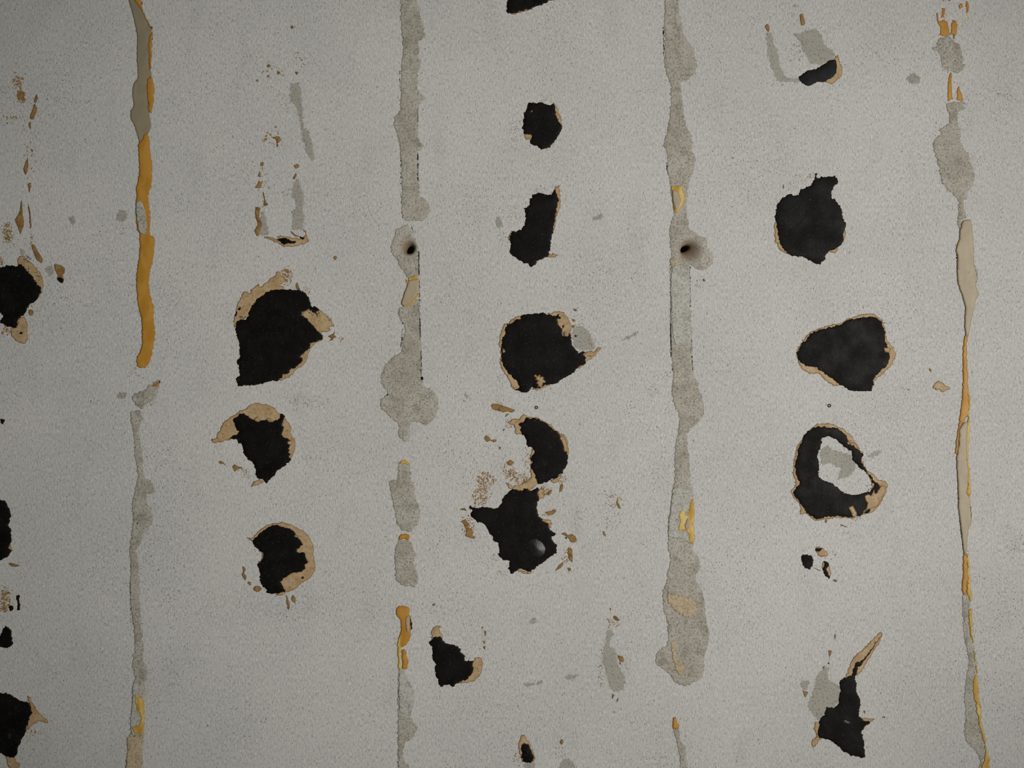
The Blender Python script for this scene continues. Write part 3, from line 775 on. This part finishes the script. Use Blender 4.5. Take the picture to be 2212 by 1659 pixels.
# ------------------------------------------------------------------ filled joints between the boards
build('''
joint_filler|filler||grey filler running down the leftmost joint below the amber glue bead
fill|20|1110,280 1190,260 1215,340 1190,420 1195,520 1215,650 1225,780 1235,840 1290,880 1320,940 1300,975 1260,980 1250,1050 1305,1110 1300,1210 1250,1290 1220,1350 1170,1440 1175,1520 1190,1600 1185,1660 @30 1190,150 1205,380 1220,600 1225,740 1265,830 1230,920 1240,1000 1230,1060 1225,1380 1215,1500 1215,1660 1215,1800 1060,1800 1070,1660 1090,1500 1080,1420 1130,1330 1130,1200 1130,960 1150,880 1130,780 1145,650 1145,500 1125,380 1110,200 1110,60 @20 1110,1600 1110,1400 1130,1200 1130,1030 1165,880 1175,790 1150,640 1140,450
pale|30|1140,930 1220,960 1230,1060 1215,1200 1220,1370 1130,1370 1110,1250 1130,1100
tan|30|1090,1400 1215,1390 1205,1700 1075,1700 1085,1540
gold|30|1165,1020 1190,1060 1230,1070 1235,1170 1230,1300 1215,1375 1150,1360 1130,1310 1180,1300 1200,1200 1165,1160 1150,1080
ochre|30|1165,1075 1225,1075 1228,1160 1180,1170
ochre|30|1190,1290 1225,1200 1228,1300 1212,1360 1185,1340
crack|blackfleck|30|1110,20,1120,480,46,0.5,1.3
crack|blackfleck|30|1210,380,1225,720,24,0.5,1.0
crack|blackfleck|30|1100,1570,1160,1650,26,0.6,1.8
crack|blackfleck|30|1180,1510,1205,1590,22,0.6,1.6
crack|blackfleck|20|1170,1225,1200,1245,8,0.6,1.4
spray|greyfleck|20|1200,1150,70,130,0,40,0.4,1.1

joint_filler|filler||crumbly grey filler scrap with an orange fleck just under the amber glue bead
fill|20|1130,150 1160,120 1240,90 1300,30 1370,5 1370,30 1330,150 1260,200 1210,250 1160,220
ochre|20|1300,55 1340,30 1365,25 1345,55
blot|20|1355,10 1372,20 1362,35
spray|greyfleck|20|1290,190,70,50,0,30,0.5,1.4

joint_filler|filler||long straight grey filler in the second joint, topmost length above the drill hole
fill|01|1245,-120 1380,-120 1375,0 1380,50 1415,80 1395,130 1425,190 1445,310 1420,340 1390,350 1395,440 1385,480 1410,520 1410,580 1380,620 1390,760 1410,790 1450,835 1410,870 1390,920 1385,1080 1395,1190 1435,1240 1420,1280 1380,1300 1385,1430 1400,1660 @11 1405,50 1450,85 1490,150 1475,210 1430,265 1330,260 1310,270 1260,240 1245,150 1250,0 @01 1245,1500 1235,1300 1215,1170 1180,1070 1180,1010 1225,960 1240,850 1240,700 1245,550 1260,420 1245,250 1240,100
crack|blackfleck|01|1230,590,1230,770,20,0.5,1.5
crack|blackfleck|01|1236,1250,1242,1600,34,0.5,1.3
crack|blackfleck|01|1383,430,1383,690,18,0.5,1.2
crack|blackfleck|01|1385,930,1385,1090,18,0.6,1.6
crack|blackfleck|01|1387,1310,1387,1540,46,0.8,2.0
crack|blackfleck|11|1243,20,1245,200,16,0.5,1.0

joint_filler|filler||grey filler blob around the drill hole in the second joint
fill|11|1200,340 1260,310 1300,300 1325,340 1340,390 1375,440 1385,520 1395,560 1390,650 1390,720 1340,745 1290,755 1270,700 1230,650 1200,590 1160,530 1155,480 1180,420#circle:881.5,535,19
crack|blackfleck|11|1392,530,1396,740,90,0.7,1.6
crack|blackfleck|11|1330,310,1372,440,18,0.5,1.2

joint_filler|filler||grey filler widening to a cloud shape low in the second joint
fill|11|1250,1000 1390,930 1405,1030 1405,1230 1420,1350 1415,1500 1420,1620 @21 1440,60 1500,80 1555,160 1560,250 1520,340 1460,390 1390,360 1325,370 1315,450 1310,510 1275,535 1220,470 1220,370 1170,340 1140,310 1070,240 1065,180 1130,120 1090,60 1070,20 @11 1080,1560 1120,1480 1190,1410 1240,1390 1260,1300 1275,1180 1240,1110 1215,1060 1230,1010
crack|blackfleck|11|1397,760,1402,1000,50,0.5,1.4
crack|blackfleck|11|1403,1100,1405,1250,40,0.8,2.0
crack|blackfleck|11|1256,1110,1250,1260,14,0.5,1.2
crack|blackfleck|11|1252,1260,1242,1340,14,0.8,2.2
crack|blackfleck|11|1412,1370,1415,1590,46,0.6,1.5
blot|11|1408,1600 1425,1595 1432,1620 1415,1625
blot|21|1115,132 1135,120 1130,136

joint_filler|filler||grey filler lozenge between two small orange caps in the second joint
fill|21|1220,710 1310,710 1320,760 1335,870 1365,930 1355,980 1380,1040 1410,1150 1380,1240 1310,1300 1250,1280 1210,1240 1190,1130 1160,1000 1145,870 1205,850 1215,760
gold|21|1225,705 1265,685 1310,705 1300,722 1265,712 1240,720
spray|greyfleck|21|1290,900,70,90,0,40,0.4,1.1

joint_filler|filler||grey filler stub hanging under the solid orange cap in the second joint
fill|21|1220,1370 1310,1370 1340,1420 1365,1500 1345,1560 1380,1640 @31 1390,60 1350,115 1260,100 1200,60 @21 1190,1640 1185,1500
ochre|21|1220,1355 1240,1320 1280,1313 1310,1330 1312,1365 1250,1360

joint_filler|filler||bottom length of grey filler in the second joint, straight left and lobed right
fill|31|1220,810 1270,820 1280,890 1320,940 1350,1010 1350,1110 1325,1180 1330,1240 1385,1310 1340,1400 1280,1440 1260,1520 1270,1600 1310,1640 1320,1800 1215,1800 1215,1600 1215,1300 1215,1000
pale|31|1225,860 1270,860 1310,950 1340,1020 1340,1110 1310,1180 1230,1180
crack|blackfleck|31|1215,840,1215,1060,20,0.4,1.0
crack|blackfleck|31|1215,1220,1215,1650,30,0.4,1.1

joint_filler|filler||long grey filler in the third joint, drill hole at its widest upper bulge
fill|02|1310,-120 1440,-120 1435,0 1430,100 1450,170 1470,280 1500,340 1560,420 1570,510 1590,580 1560,630 1510,680 1450,700 1455,780 1465,880 1480,1000 1500,1090 1535,1150 1550,1220 1540,1280 1575,1340 1560,1440 1520,1540 1500,1660 @12 1500,190 1515,320 1540,350 1600,390 1665,420 1680,490 1730,580 1700,650 1640,685 1570,670 1520,640 1530,850 1530,1000 1540,1200 1545,1400 1555,1560 1590,1650 @22 1590,60 1640,200 1650,280 1610,350 1530,420 1500,490 1510,620 1525,740 1530,860 1555,960 1560,1380 1550,1440 1610,1540 1610,1610 1580,1660 @32 1580,60 1640,180 1660,370 1690,550 1650,720 1640,880 1570,920 1490,960 1400,930 1340,850 1240,770 1245,670 1330,600 1340,450 1300,280 1290,150 1330,80 1330,0 @22 1335,1640 1360,1520 1340,1440 1340,1250 1365,1050 1385,900 1400,800 1400,550 1430,420 1430,290 1380,180 1370,60 @12 1390,1600 1370,1450 1360,1200 1360,700 1360,560 1355,330 1385,220 1365,0 @02 1365,1600 1335,1450 1330,1300 1300,1240 1325,1150 1350,1000 1365,880 1365,740 1330,640 1310,550 1310,400 1305,250 1310,100#circle:1490,541,27
pale|22|1385,925 1500,930 1550,960 1555,1400 1520,1400 1490,1370 1440,1350 1345,1345 1345,1240 1370,1050
pale|12|1370,660 1520,680 1525,1000 1535,1300 1400,1320 1370,1100
tan|32|1330,170 1400,175 1530,205 1590,280 1570,350 1500,370 1420,330 1350,260
tan|32|1360,580 1410,600 1400,690 1430,740 1490,820 1440,865 1390,790
tan|12|1355,590 1420,590 1420,620 1360,635
crack|blackfleck|02|1299,225,1304,480,60,0.6,1.6
crack|blackfleck|02|1330,1380,1332,1460,12,0.6,1.5
crack|blackfleck|12|1356,640,1362,1060,40,0.4,1.2
crack|blackfleck|12|1362,1140,1366,1420,90,0.7,2.0
crack|blackfleck|12|1372,1480,1378,1550,14,0.6,1.3
crack|blackfleck|12|1524,660,1532,1000,56,0.6,1.5
crack|blackfleck|12|1534,1170,1550,1540,60,0.5,1.4
crack|blackfleck|12|1507,0,1507,80,8,0.4,0.9
spray|greyfleck|32|1540,560,110,250,0,90,0.4,1.2
spray|greyfleck|02|1460,1400,80,160,0,40,0.4,1.0

joint_filler|filler||thin grey filler sliver under a small amber tip at the bottom of the third joint
fill|32|1385,1325 1430,1315 1440,1420 1490,1480 1490,1580 1500,1660 1540,1800 1470,1800 1440,1620 1425,1480
ochre|32|1378,1310 1380,1240 1400,1218 1420,1250 1435,1315 1410,1330

joint_filler|filler||lumpy grey filler blob under the yellow splashes at the top of the right joint
fill|03|1480,340 1500,315 1580,310 1620,360 1660,380 1675,440 1695,490 1690,530 1715,550 1680,600 1640,620 1560,600 1510,560 1510,490 1490,450 1425,415 1430,400 1470,390
spray|blackfleck|03|1570,460,90,140,-20,34,0.4,1.3
spray|greyfleck|03|1530,600,30,20,0,16,0.4,1.2

joint_filler|filler||pear-shaped grey filler above the curled beige skin in the right joint
fill|03|1555,880 1620,870 1700,870 1705,920 1650,960 1650,1080 1670,1110 1670,1180 1690,1270 1740,1310 1760,1400 1795,1500 1780,1580 1730,1640 1720,1700 @13 1700,80 1700,170 1725,240 1680,260 1670,340 1640,300 1650,200 1650,100 1590,20 @03 1580,1640 1510,1560 1490,1440 1440,1260 1440,1200 1500,1150 1500,1100 1570,1050 1570,960 1550,930
spray|greyfleck|03|1470,1130,50,130,0,40,0.4,1.4
spray|greyfleck|03|1800,1370,60,160,-10,50,0.4,1.2

joint_filler|filler||narrow grey filler with a yellow frayed right edge at the bottom of the right joint
fill|33|1680,180 1720,180 1750,260 1740,400 1770,560 1800,700 1810,860 1785,1000 1800,1130 1830,1290 1870,1440 1880,1540 1850,1640 1840,1800 1790,1800 1830,1640 1820,1540 1760,1480 1710,1410 1705,1290 1715,1160 1700,1060 1720,900 1740,740 1700,540 1690,360
gold|33|1725,100 1750,80 1765,180 1755,240 1745,225 1730,170
gold|33|1740,310 1760,300 1770,400 1770,520 1785,600 1768,570 1745,460
gold|33|1780,660 1790,650 1800,740 1792,735
gold|33|1800,780 1812,790 1820,850 1808,840
gold|33|1785,870 1815,870 1825,1030 1840,1150 1850,1280 1885,1410 1890,1500 1915,1560 1915,1700 1910,1790 1830,1790 1850,1650 1880,1560 1870,1440 1830,1290 1800,1130 1775,1000
ochre|33|1800,900 1816,890 1822,1030 1802,1010
ochre|33|1812,1080 1840,1110 1840,1180 1820,1170
ochre|33|1890,1560 1915,1580 1912,1700 1870,1690
spray|greyfleck|33|1790,1420,50,90,0,24,0.5,1.4
''')
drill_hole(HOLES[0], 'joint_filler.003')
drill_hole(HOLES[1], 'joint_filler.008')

# ------------------------------------------------------------------ dried glue left along the joints
build('''
glue_bead|glue||long amber glue bead down the leftmost joint
ochre|00|1180,1230 1215,1190 1230,1150 1260,1135 1275,1180 1280,1280 1300,1400 1295,1560 1270,1660 @10 1270,120 1285,200 1280,380 1320,410 1310,580 1285,680 1270,800 1285,900 1310,1000 1315,1100 1325,1250 1310,1330 1290,1440 1240,1520 1175,1510 1165,1440 1210,1340 1210,1120 1180,980 1165,830 1165,720 1190,560 1195,390 1170,340 1160,200 1165,0 @00 1165,1600 1190,1450
scab|10|1165,110 1205,95 1245,200 1260,300 1245,380 1190,360 1165,230
spray|blackfleck|10|1195,260,30,130,-8,1,0.6,1.0

glue_flake|glue||brownish translucent tape film with amber right edge atop the leftmost joint
tape|00|1060,-120 1140,-120 1160,0 1215,90 1260,180 1300,250 1280,320 1290,420 1280,560 1290,640 1255,700 1260,850 1270,940 1290,1080 1270,1130 1230,1145 1215,1200 1190,1215 1150,1080 1115,1010 1115,950 1140,900 1130,800 1140,720 1175,660 1170,520 1170,300 1140,150 1110,40
ochre|00|1140,-60 1190,-60 1200,0 1215,70 1240,140 1290,230 1300,260 1280,240 1210,90 1160,20
ochre|00|1280,300 1305,270 1300,380 1290,580 1275,600 1270,480 1270,380
ochre|00|1255,690 1290,645 1315,720 1315,850 1295,960 1270,940 1260,860
blot|00|1200,20 1215,15 1215,38 1202,38
blot|00|1290,225 1305,230 1300,245
blot|00|1285,320 1305,325 1300,345

glue_flake|glue||beige glue skin chip with amber edges just under the second joint's drill hole
beige|11|1310,775 1390,765 1390,880 1330,960 1270,993 1245,970 1260,910 1290,830
gold|11|1305,755 1345,738 1390,725 1392,768 1310,776
gold|11|1285,765 1310,772 1300,812
gold|11|1250,980 1330,950 1392,880 1394,905 1335,972 1270,1000

glue_flake|glue||small yellow-rimmed glue chip in the third joint above its drill hole
gold|02|1370,1590 1440,1585 1470,1640 @12 1480,20 1485,60 1475,120 1440,160 1420,195 1395,190 1375,80
beige|12|1378,0 1415,10 1440,60 1450,100 1430,150 1400,175 1380,90

glue_bead|glue||jagged golden glue mark with a beige diamond low in the third joint
gold|22|1430,1170 1445,1115 1480,1120 1490,1160 1520,1130 1530,1040 1560,1020 1560,1390 1525,1395 1515,1330 1490,1290 1430,1290 1425,1250 1445,1210
beige|22|1480,1240 1505,1180 1530,1220 1500,1290
ochre|22|1530,1140 1560,1040 1560,1380 1535,1380 1525,1240

glue_bead|glue||wrinkled orange glue lump under the white gap in the second joint
ochre|31|1205,290 1260,275 1310,290 1320,400 1325,520 1300,590 1250,630 1215,620 1225,540 1245,470 1240,400 1205,360
beige|31|1285,365 1310,360 1312,490 1290,500 1278,400
tar|31|1314,370 1325,400 1333,470 1318,500
gold|31|1215,560 1250,500 1240,640 1245,810 1220,800 1215,640
ochre|31|1250,650 1290,660 1285,700 1300,740 1295,810 1255,810

glue_bead|glue||yellow-orange glue splashes at the top of the right joint
amber|03|1490,300 1500,250 1470,180 1460,115 1475,115 1490,180 1530,170 1560,200 1580,300 1540,310
amber|03|1590,250 1600,170 1640,190 1640,280 1620,310 1600,290 1585,300
fleck|03|1605,280 1620,285 1618,330 1608,330
amber|03|1650,50 1680,30 1690,60 1670,78
amber|03|1715,15 1735,15 1740,100 1720,112
amber|03|1510,70 1540,70 1530,140 1505,150 1515,110
amber|03|1515,-30 1590,-40 1580,5 1550,-5 1520,10
amber|03|1500,-50 1640,-70 1630,-20 1560,-25
spray|yellowfleck|03|1530,120,50,70,0,40,0.6,2.0
spray|yellowfleck|03|1700,130,50,130,0,30,0.5,2.0
spray|yellowfleck|03|1610,230,50,90,0,26,0.6,2.2

glue_bead|glue||two thin amber glue needles between two grey filler blobs
amber|03|1560,860 1560,720 1575,640 1595,625 1595,740 1600,850
amber|03|1635,850 1640,780 1655,735 1670,770 1690,860

glue_flake|glue||curled beige glue skin standing proud, upper one in the right joint
beige|13|1690,265 1755,255 1765,310 1780,450 1785,620 1810,700 1815,760 1800,820 1825,890 1800,940 1780,1020 1760,1120 1740,1230 1715,1250 1705,1150 1710,1000 1690,930 1650,800 1640,680 1645,570 1630,510 1660,420 1665,350
crack|blackfleck|13|1650,650,1665,685,7,0.6,1.4|1.02
crack|blackfleck|13|1722,680,1745,725,8,0.5,1.0|1.02
crack|blackfleck|13|1775,640,1800,700,14,0.6,1.4|1.02
crack|blackfleck|13|1808,700,1800,790,20,0.7,1.6|1.02
crack|blackfleck|13|1632,470,1645,780,60,0.5,1.3|0.3

glue_bead|glue||thin amber glue thread linking the two beige skins in the right joint
ochre|13|1705,1250 1735,1230 1720,1320 1725,1450 1730,1660 @23 1735,100 1745,220 1735,300 1690,360 1665,420 1650,560 1640,640 1622,620 1640,480 1660,340 1680,200 1690,0 @13 1690,1500 1690,1380
gold|23|1728,60 1748,120 1750,220 1735,320 1725,300 1735,200

glue_flake|glue||beige glue skin with yellow fringe, lower one in the right joint
beige|23|1660,430 1700,360 1730,370 1720,540 1725,650 1735,800 1735,900 1720,960 1745,1010 1760,1100 1765,1190 1740,1280 1725,1380 1720,1500 1695,1470 1670,1250 1650,1100 1650,950 1640,800 1635,680 1655,560
gold|23|1725,370 1745,300 1745,480 1735,640 1750,800 1755,960 1740,1000 1725,960 1735,880 1722,700 1712,560
ochre|23|1712,960 1740,920 1755,960 1745,1000
crack|blackfleck|23|1695,640,1728,700,14,0.5,1.3|1.02
crack|blackfleck|23|1700,1010,1755,1080,16,0.5,1.2|1.02
crack|blackfleck|23|1755,1080,1762,1190,24,0.5,1.4|1.02
crack|blackfleck|23|1642,640,1650,1080,70,0.5,1.3
crack|blackfleck|23|1660,1180,1692,1450,50,0.5,1.3

glue_bead|glue||short amber glue drip below the lower beige skin in the right joint
ochre|23|1690,1480 1720,1500 1728,1560 1730,1660 @33 1735,20 1730,70 1720,130 1720,175 1690,178 1680,130 1690,0
gold|23|1725,1480 1742,1560 1748,1660 @33 1752,20 1756,70 1735,100 1728,0
''')

# ------------------------------------------------------------------ smears and loose flecks on the paint
build('''
plaster_smear|smear||long faint grey smear leaning down above the brown U-shaped outline
grey|01|290,710 380,710 400,900 420,1060 450,1110 490,1220 500,1360 450,1350 400,1200 390,1110 350,950 300,850
spray|greyfleck|01|380,500,130,100,30,60,0.4,1.5
spray|greyfleck|01|260,880,80,150,0,60,0.4,1.4

plaster_smear|smear||pale grey smear strip down the right side of the brown U-shaped outline
grey|01|330,1540 380,1530 400,1690 300,1690

plaster_smear|smear||grey feather-shaped smear with brown specks beside the third joint's widest foot
grey|32|810,480 860,470 880,520 850,560 850,620 890,630 905,700 920,780 960,850 980,900 965,990 900,1010 850,990 820,900 780,750 780,640 810,560
fleck|32|905,700 950,710 965,750 930,750
fleck|32|920,760 940,760 935,780
fleck|32|860,1020 880,1040 865,1075
fleck|32|900,1080 920,1062 905,1098
fleck|32|870,370 890,362 928,395 910,408 880,385
fleck|32|840,290 855,295 850,322
fleck|32|865,1180 880,1175 885,1188
spray|fleck|32|860,420,90,70,0,40,0.4,1.5
spray|fleck|32|960,780,80,180,0,36,0.4,1.4
spray|fleck|32|770,830,40,200,0,40,0.4,1.5

plaster_smear|smear||small round grey smear just left of the right joint's upper filler blob
grey|03|1200,670 1270,615 1330,660 1310,710 1240,715
spray|greyfleck|03|1270,670,70,60,0,60,0.5,1.3
spray|greyfleck|03|1300,850,60,120,-30,20,0.4,1.2

plaster_smear|smear||faint oval grey smear left of the amber glue bead
grey|10|985,220 1030,160 1088,200 1075,270 1020,275
spray|greyfleck|10|1045,350,40,60,0,24,0.5,1.3

plaster_smear|smear||tiny faint grey smear further left of the oval smear
grey|10|580,230 640,225 645,290 600,298

plaster_smear|smear||dark speckled thumb-size smear beside the foot of the amber glue bead
grey|20|1000,130 1040,100 1088,120 1055,172 1010,175
spray|greyfleck|20|1045,135,45,35,0,40,0.6,1.8
spray|greyfleck|20|800,190,80,25,0,20,0.6,1.6
spray|greyfleck|10|1150,1560,80,60,0,24,0.6,2.0

plaster_smear|smear||short slanting grey smear right of the boot-shaped black patch
grey|12|690,240 760,205 795,205 765,255 700,265

plaster_smear|smear||thin slanting grey smear between the rounded black patch and third joint
grey|12|940,1275 1000,1240 1080,1205 1095,1230 960,1290

plaster_smear|smear||thin level grey dash right of the side-on bell shaped patch
grey|32|100,935 260,912 268,938 120,968

plaster_smear|smear||ragged short grey dash left of the feather-shaped smear
grey|32|455,875 580,858 570,890 480,908
spray|greyfleck|32|515,880,70,30,-8,40,0.4,1.2

plaster_smear|smear||small square grey smear above the thin level grey dash
grey|32|145,400 200,365 225,410 165,445

plaster_smear|smear||grey dome-shaped smear cut by the bottom edge, right of the tiny tar drop
grey|32|400,1640 440,1585 500,1580 550,1640 570,1740 390,1740
spray|greyfleck|32|430,1520,110,60,0,60,0.4,1.3
fleck|32|415,1440 430,1410 448,1440 430,1460

plaster_smear|smear||dim grey speckled smear at the right edge level with the tiny square chip
spray|greyfleck|23|2150,1420,140,130,20,170,0.4,1.2
spray|greyfleck|23|2060,1290,90,100,20,60,0.4,1.1

plaster_smear|smear||faint grey dotted streak at the right edge level with the upper right blob
spray|greyfleck|03|2060,820,150,40,24,70,0.4,1.3

plaster_smear|smear||faint dusty smear above and right of the fluffy-topped black patch
spray|greyfleck|21|420,180,230,80,8,220,0.4,1.1
spray|fleck|21|330,190,80,40,0,30,0.3,0.9

plaster_smear|smear||pale triangular grey smear beside a dark brown chip at far left
grey|G|760,380 880,330 930,400 920,500 830,560 790,490

fleck_spray|flecks||brown fleck spray left of the second joint's upper length
spray|fleck|01|160,620,170,140,0,26,0.5,2.6
spray|fleck|01|150,1180,120,130,0,30,0.5,3.0
fleck|01|135,1170 200,1165 210,1200 180,1230 175,1190
fleck|01|95,565 110,545 130,560 115,580
fleck|01|300,235 318,215 328,240 310,248
fleck|01|335,610 365,615 350,640

fleck_spray|flecks||brown fleck cluster near the top of the left edge
spray|fleck|00|150,690,60,90,0,60,0.5,2.2
spray|fleck|00|180,820,50,70,0,60,0.6,3.0
spray|fleck|00|110,1005,110,20,0,20,0.5,1.6
fleck|00|150,830 175,785 205,790 205,840 165,855
fleck|00|55,1045 70,1045 65,1062
spray|greyfleck|00|60,760,90,80,20,30,0.5,1.4

fleck_spray|flecks||chain of thin brown drips running down near the left edge
fleck|00|290,870 310,805 325,835 308,875
fleck|00|252,1005 275,940 300,885 315,950 280,1020
fleck|00|243,1060 265,1040 260,1110
fleck|00|200,1440 235,1345 242,1430 220,1497
fleck|00|240,1570 268,1560 248,1650
fleck|00|265,1270 285,1280 275,1300
spray|fleck|00|240,1320,60,330,-8,40,0.4,1.5
fleck|10|130,260 165,190 185,85 195,200 205,300 175,380 160,340
fleck|10|240,125 255,160 270,320 258,330
fleck|10|270,480 290,465 335,540 368,600 350,625 300,580
spray|fleck|10|265,400,20,90,-8,26,0.4,1.4
spray|fleck|10|60,370,60,100,0,90,0.6,2.4
spray|greyfleck|10|100,470,80,160,0,30,0.5,1.6

fleck_spray|flecks||dark brown drop with a ragged top right of the left-edge black patch
fleck|G|930,325 1040,340 1110,390 1105,460 1075,520 1095,590 1060,650 990,610 975,560 985,510 940,430
blot|G|975,560 1040,550 1090,590 1060,645 1000,610

fleck_spray|flecks||broken brown and black marks at the left edge above the small black wedge
tar|30|140,185 160,180 172,300 150,308
tar|30|82,285 108,268 117,310 88,318
spray|fleck|30|40,240,60,130,0,90,0.6,2.4
spray|fleck|30|60,150,50,40,0,20,0.6,1.8

fleck_spray|flecks||loose brown specks right of the star-like black patch
spray|fleck|22|870,1030,90,90,20,40,0.4,1.7
spray|fleck|22|880,1180,120,160,30,30,0.4,1.2
fleck|22|895,1040 920,1060 935,1105 915,1095
fleck|22|778,1290 800,1300 808,1340 790,1325
spray|greyfleck|22|580,1180,70,90,0,60,0.4,1.1

fleck_spray|flecks||lone brown speck between the brown U and second joint's drill hole
fleck|11|663,580 680,563 697,575 682,598

fleck_spray|flecks||lone tan diamond-shaped fleck left of the right joint's amber thread
rim|23|1430,58 1480,8 1530,40 1580,80 1510,102 1455,85
fleck|13|1395,1528 1420,1528 1415,1556
fleck|23|1220,82 1235,82 1228,95

fleck_spray|flecks||faint grey and brown specks right of the third joint's drill hole
fleck|12|1632,765 1650,758 1656,778 1638,784
spray|greyfleck|12|1600,800,70,80,0,50,0.4,1.3
spray|greyfleck|12|1080,760,90,140,0,50,0.4,1.2
spray|greyfleck|12|840,690,60,30,0,26,0.4,1.2

fleck_spray|flecks||faint dark specks left of the third joint's lower half
spray|greyfleck|22|1200,90,80,70,0,60,0.4,1.2
spray|greyfleck|12|1330,1600,60,50,0,30,0.4,1.2

fleck_spray|flecks||scatter of dark specks right of the third joint, level with the black ring
spray|greyfleck|22|2120,720,130,50,0,40,0.4,1.2

fleck_spray|flecks||thin dotted dark line left of the upper beige skin
crack|blackfleck|13|1488,140,1462,330,26,0.3,0.8|0.02
crack|blackfleck|13|1462,330,1446,640,34,0.3,0.7|0.02

fleck_spray|flecks||small grey speckle below the cloud-shaped filler's right side
spray|greyfleck|21|1800,150,50,50,0,40,0.5,1.4

tar_speck|speck||tiny black tar speck at the left edge below the big left-edge patch
tar|20|5,340 25,328 45,345 32,380 10,376
''')
bubble_ring(1104 + 215 / K4, 820 + 238 / K4, 2.6, 'tiny dark ring above the crescent-shaped black patch')
bubble_ring(1652 + 550 / K4, 820 + 222 / K4, 2.9, 'tiny dark ring above the black tar ring')
